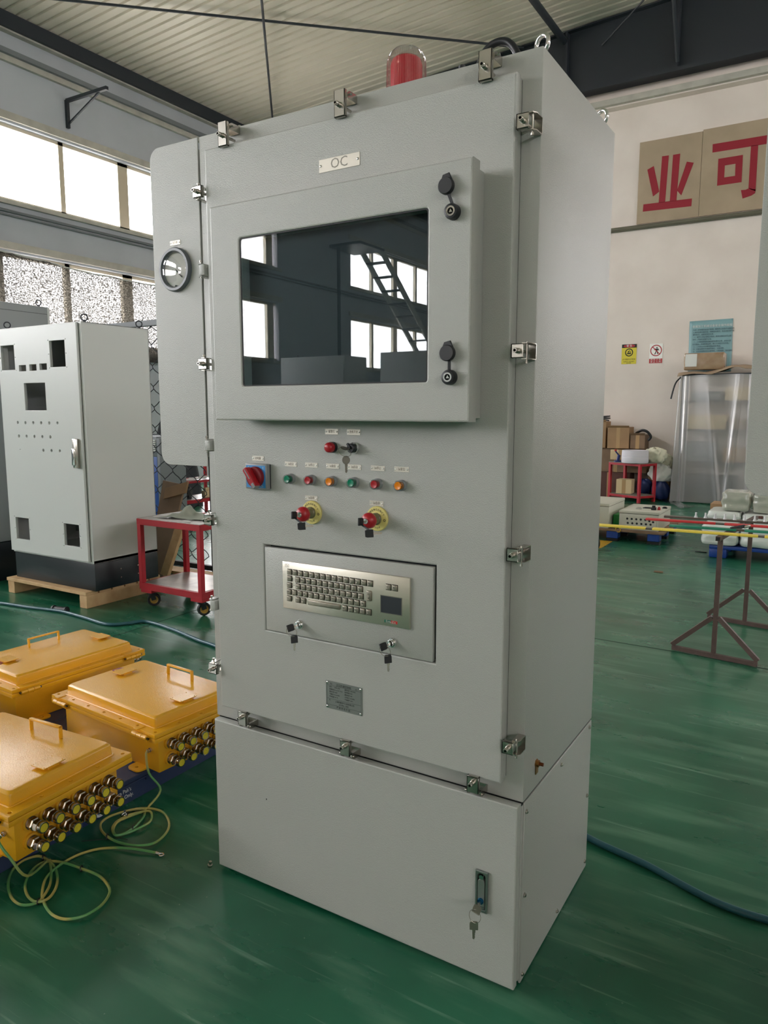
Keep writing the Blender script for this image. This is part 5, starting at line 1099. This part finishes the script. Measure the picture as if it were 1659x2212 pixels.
tag(MB().sheet(lambda u, v: (-1.60+1.22*u, 10.68+0.5*v, 2.004+0.03*abs(math.sin(u*8+v*3))+(0.07*math.exp(-((u-0.7)**2)/0.03)+0.05*u)*(1 if v < 1 else 1)-(0.04 if v < 0.05 else 0)), 40, 8).build('kraft_paper', KRAFT, smooth=180, thick=0.006), 'creased brown kraft paper lying over the shelf top', 'paper')
wpk = thing('tape_wrapped_parcel', 'shiny brown tape wrapped parcel on top of the steel shelf', 'parcel', (0, 0, 0))
TAPE = mat('shiny_brown_tape', (150, 120, 92), 0.22, coat=0.6, bump=(14, 1.2), var=(6, 0.6, (188, 166, 140)))
ob = MB().box(-1.525, -0.95, 10.72, 11.05, 2.06, 2.315).build('parcel_body', TAPE, wpk, 0.02, 3)
box('white_label', WHITECL, -1.50, -1.335, 10.712, 10.7195, 2.11, 2.30, wpk)
MB().tube(smooth_path([(-1.55, 10.70, 1.95), (-1.62, 10.66, 1.85), (-1.66, 10.65, 1.62)]), 0.012, 6).build('strap', BLACK, wpk) if False else tag(MB().tube(smooth_path([(-1.55, 10.69, 1.95), (-1.62, 10.66, 1.85), (-1.67, 10.64, 1.62)]), 0.012, 6).build('hanging_strap', BLACK), 'short black strap hanging off the left corner of the shelf top', 'strap')
# ---------------------------------------------------------------- on the back wall
BOARD = mat('aged_beige_board', (178, 160, 136), 0.75, var=(2.2, 0.6, (158, 142, 118)))
REDCH = mat('crimson_paint', (150, 26, 44), 0.6)
WY = 11.3
s1 = thing('slogan_board', 'beige wall board painted with the red character meaning industry', 'sign', (0, WY, 0))
plate('board', rect(-2.462, -1.520, 4.452, 5.715), [], 0.02, FRONT(-0.004), BOARD, s1, 0.002)
s2 = thing('slogan_board', 'beige wall board with the red character beside the grey cabinet edge, right one', 'sign', (0, WY, 0))
plate('board', rect(-1.515, -0.45, 4.452, 5.735), [], 0.024, FRONT(-0.004), BOARD, s2, 0.002)
def strokes(parent, polys, y):
    for p in polys: plate('stroke', p[0], p[1:], 0.003, FRONT(y), REDCH, parent)
strokes(s1, [[[(-2.1098, 5.4463), (-2.0073, 5.4435), (-2.0295, 4.7398), (-2.1281, 4.7412)]], [[(-1.9443, 5.4401), (-1.8375, 5.4412), (-1.8587, 4.7355), (-1.9586, 4.7422)]], [[(-2.3282, 5.2792), (-2.2305, 5.3199), (-2.128, 4.915), (-2.2205, 4.8543)]], [[(-1.7327, 5.3038), (-1.6306, 5.2714), (-1.7902, 4.8086), (-1.8583, 4.8914)]], [[(-2.365, 4.7515), (-1.628, 4.7395), (-1.6313, 4.6238), (-2.3699, 4.6397)]]], -0.0242)
strokes(s2, [[[(-1.3698, 5.4966), (-0.5701, 5.4911), (-0.5623, 5.369), (-1.3663, 5.374)]], [[(-0.8322, 5.379), (-0.7344, 5.3778), (-0.7303, 4.7157), (-0.8298, 4.7651)]], [[(-1.2769, 5.2674), (-0.9352, 5.268), (-0.9304, 4.8756), (-1.2716, 4.8743)], [(-1.1786, 5.1551), (-1.0305, 5.1566), (-1.0268, 4.9814), (-1.1776, 4.9814)]], [[(-0.83, 4.7698), (-0.7295, 4.7388), (-0.7351, 4.6875), (-0.7826, 4.6595), (-0.9025, 4.6335), (-0.9323, 4.7593), (-0.8656, 4.7565)]]], -0.0282)
yw = thing('warning_poster', 'yellow warning poster with a black round symbol on the back wall', 'poster', (0, WY, 0))
Fp = FRONT(-0.004)
plate('sheet', rect(-2.613, -2.372, 2.215, 2.540), [], 0.002, Fp, mat('poster_yellow', (222, 206, 60), 0.5), yw)
plate('header', rect(-2.613, -2.372, 2.482, 2.540), [], 0.0006, FRONT(-0.0062), INKB, yw)
plate('header_lozenge', [(-2.4925+0.095*math.cos(2*PI*i/20), 2.511+0.024*math.sin(2*PI*i/20)) for i in range(20)], [], 0.0006, FRONT(-0.0070), REDP, yw)
text('lettering', '警 告', 0.040, shift(FRONT(-0.0078), -2.4925, 2.511), WHITEP, yw)
plate('symbol_disc', circ(-2.4925, 2.405, 0.066, 28), [circ(-2.4925, 2.405, 0.050, 24)], 0.0006, FRONT(-0.0062), INKB, yw)
for pts in ([(-0.036, -0.028), (0.036, -0.028), (0.028, -0.008), (-0.028, -0.005)], [(-0.025, 0.0), (0.0, 0.0), (0.004, 0.020), (-0.018, 0.024)], [(0.008, 0.0), (0.034, 0.0), (0.030, 0.012), (0.012, 0.016)], [(-0.006, 0.026), (0.02, 0.024), (0.014, 0.034), (0.0, 0.036)]):
    plate('symbol_shape', [(-2.4925+u, 2.405+v) for u, v in pts], [], 0.0006, FRONT(-0.0062), INKB, yw)
text('lettering', '必须戴防护眼镜', 0.030, shift(FRONT(-0.0062), -2.4925, 2.290), INKB, yw); text('lettering', '注意安全 规范操作', 0.022, shift(FRONT(-0.0062), -2.4925, 2.253), INKB, yw); text('lettering', '保护眼睛', 0.02, shift(FRONT(-0.0062), -2.4925, 2.229), INKB, yw)
rw_ = thing('prohibition_poster', 'white and red no entry poster right of the yellow poster on the wall', 'poster', (0, WY, 0))
plate('sheet', rect(-2.163, -1.957, 2.215, 2.530), [], 0.002, Fp, mat('poster_white', (246, 246, 242), 0.4), rw_)
plate('band', rect(-2.163, -1.957, 2.215, 2.288), [], 0.0006, FRONT(-0.0062), REDP, rw_)
plate('ring', circ(-2.060, 2.420, 0.092, 36), [circ(-2.060, 2.420, 0.077, 32)], 0.0006, FRONT(-0.0062), REDP, rw_)
plate('slash', [(-2.060-0.060, 2.420+0.052), (-2.060-0.050, 2.420+0.062), (-2.060+0.060, 2.420-0.052), (-2.060+0.050, 2.420-0.062)], [], 0.0012, FRONT(-0.0062), REDP, rw_)
for pts in (circ(0.012, 0.045, 0.011, 12), [(-0.020, 0.030), (0.034, 0.030), (0.050, 0.002), (0.040, -0.002), (0.026, 0.014), (0.024, -0.012), (-0.004, -0.012), (-0.004, 0.014), (-0.026, 0.004), (-0.032, 0.010)], [(-0.004, -0.012), (0.010, -0.012), (-0.010, -0.062), (-0.026, -0.062)], [(0.010, -0.012), (0.024, -0.012), (0.034, -0.058), (0.020, -0.060)]):
    plate('figure', [(-2.060+u, 2.420+v) for u, v in pts], [], 0.0005, FRONT(-0.0062), INKB, rw_)
text('lettering', '闲 杂 人 员', 0.034, shift(FRONT(-0.0070), -2.060, 2.270), WHITEP, rw_); text('lettering', '禁 止 入 内', 0.034, shift(FRONT(-0.0070), -2.060, 2.235), WHITEP, rw_)
bn = thing('rules_notice', 'pale blue rules notice taped to the wall above the brown parcel', 'notice', (0, WY, 0))
def note(u, v):
    return (-1.565+0.635*u+0.015*(1-v), -0.006-0.012*abs(math.sin(u*6)*math.sin(v*5))*(0.4), 2.05+(2.855+0.008*u-2.05)*v)
MB().sheet(note, 16, 16).build('sheet', mat('pale_blue_poster', (132, 172, 178), 0.4), bn, smooth=180, thick=0.002)
text('lettering', '金属加工机械设备安全操作规程', 0.044, shift(FRONT(-0.020), -1.225, 2.765), WHITEP, bn, sx=0.95)
lines = ['为进一步加强安全生产管理，确保员工在生产过程中的', '人身安全和设备安全，特制定本规定，各车间必须严格', '遵守执行，违者按规定处理。', '  一、操作人员必须经过培训，考核合格后方可上岗', '操作，严禁无证操作设备。', '  二、工作前应检查设备各部位是否正常，发现问题', '及时报告，不得带病运转，确认无误后方可开机。', '  三、工作时必须穿戴好劳动防护用品。', '  四、设备运转时不得离开岗位，注意观察。', '  五、发现异常情况应立即停机，切断电源，及时通知', '维修人员处理，严禁私自拆卸设备。']
for i, s in enumerate(lines): text('lettering', s, 0.0285, shift(FRONT(-0.020), -1.505, 2.712-0.0375*i), mat('notice_ink', (58, 78, 88), 0.7), bn, align='LEFT', sx=0.88, t=0.0006)
# bits on the floor, tape marking
st(box('trim_%d' % ti, mat('yellow_floor_marking', (190, 150, 40), 0.5), -2.3, -1.46, 6.12, 6.60, 0.0, 0.003)); ti += 1
pt_ = thing('pallet_truck', 'black pallet truck wheel just showing beside the cabinet at floor level', 'pallet truck', (-1.50, 6.02, 0))
MB().lathe([(0, -0.03), (0.06, -0.03), (0.07, -0.02), (0.07, 0.02), (0.06, 0.03), (0, 0.03)], (0, 0, 0.07), (0.7, 0.7, 0), 24).build('wheel', mat('black_tyre', (30, 30, 32), 0.5), pt_)
MB().bar((-0.05, 0.0, 0.10), (-0.9, 0.0, 0.10), 0.16, 0.06).build('fork', DARK, pt_)
tag(MB().box(-0.735, -0.66, 5.20, 5.228, 0.0005, 0.012).build('card_scrap', PLY, None, 0.002), 'small brown scrap of card lying on the green floor at right', 'scrap')
tag(MB().box(-0.58, -0.47, 6.42, 6.445, 0.0005, 0.008).build('dark_strip', BLACK, None, 0.002), 'thin dark strip on the floor in front of the blue pallet', 'scrap')
tag(MB().lathe([(0.008, 0), (0.008, 0.008), (0.005, 0.009), (0.005, 0.02), (0, 0.02)], (-1.02, -0.04, 0), (0.2, 0, 1), 8).build('loose_screw', STEEL), 'loose screw on the floor at the left front corner of the cabinet', 'screw')
jn = MB()
pts = [(-0.66, 2.975), (-0.40, 2.97), (-0.10, 2.965), (0.3, 2.92), (1.6, 2.85)]
for a, b_ in zip(pts, pts[1:]): jn.bar((a[0], a[1], 0.0008), (b_[0], b_[1], 0.0008), 0.006, 0.001)
jn.bar((-3.292, 1.40, 0.0008), (-3.31, 2.5, 0.0008), 0.005, 0.001); 
st(jn.build('trim_%d' % ti, mat('dark_floor_joint', (20, 40, 32), 0.6))); ti += 1
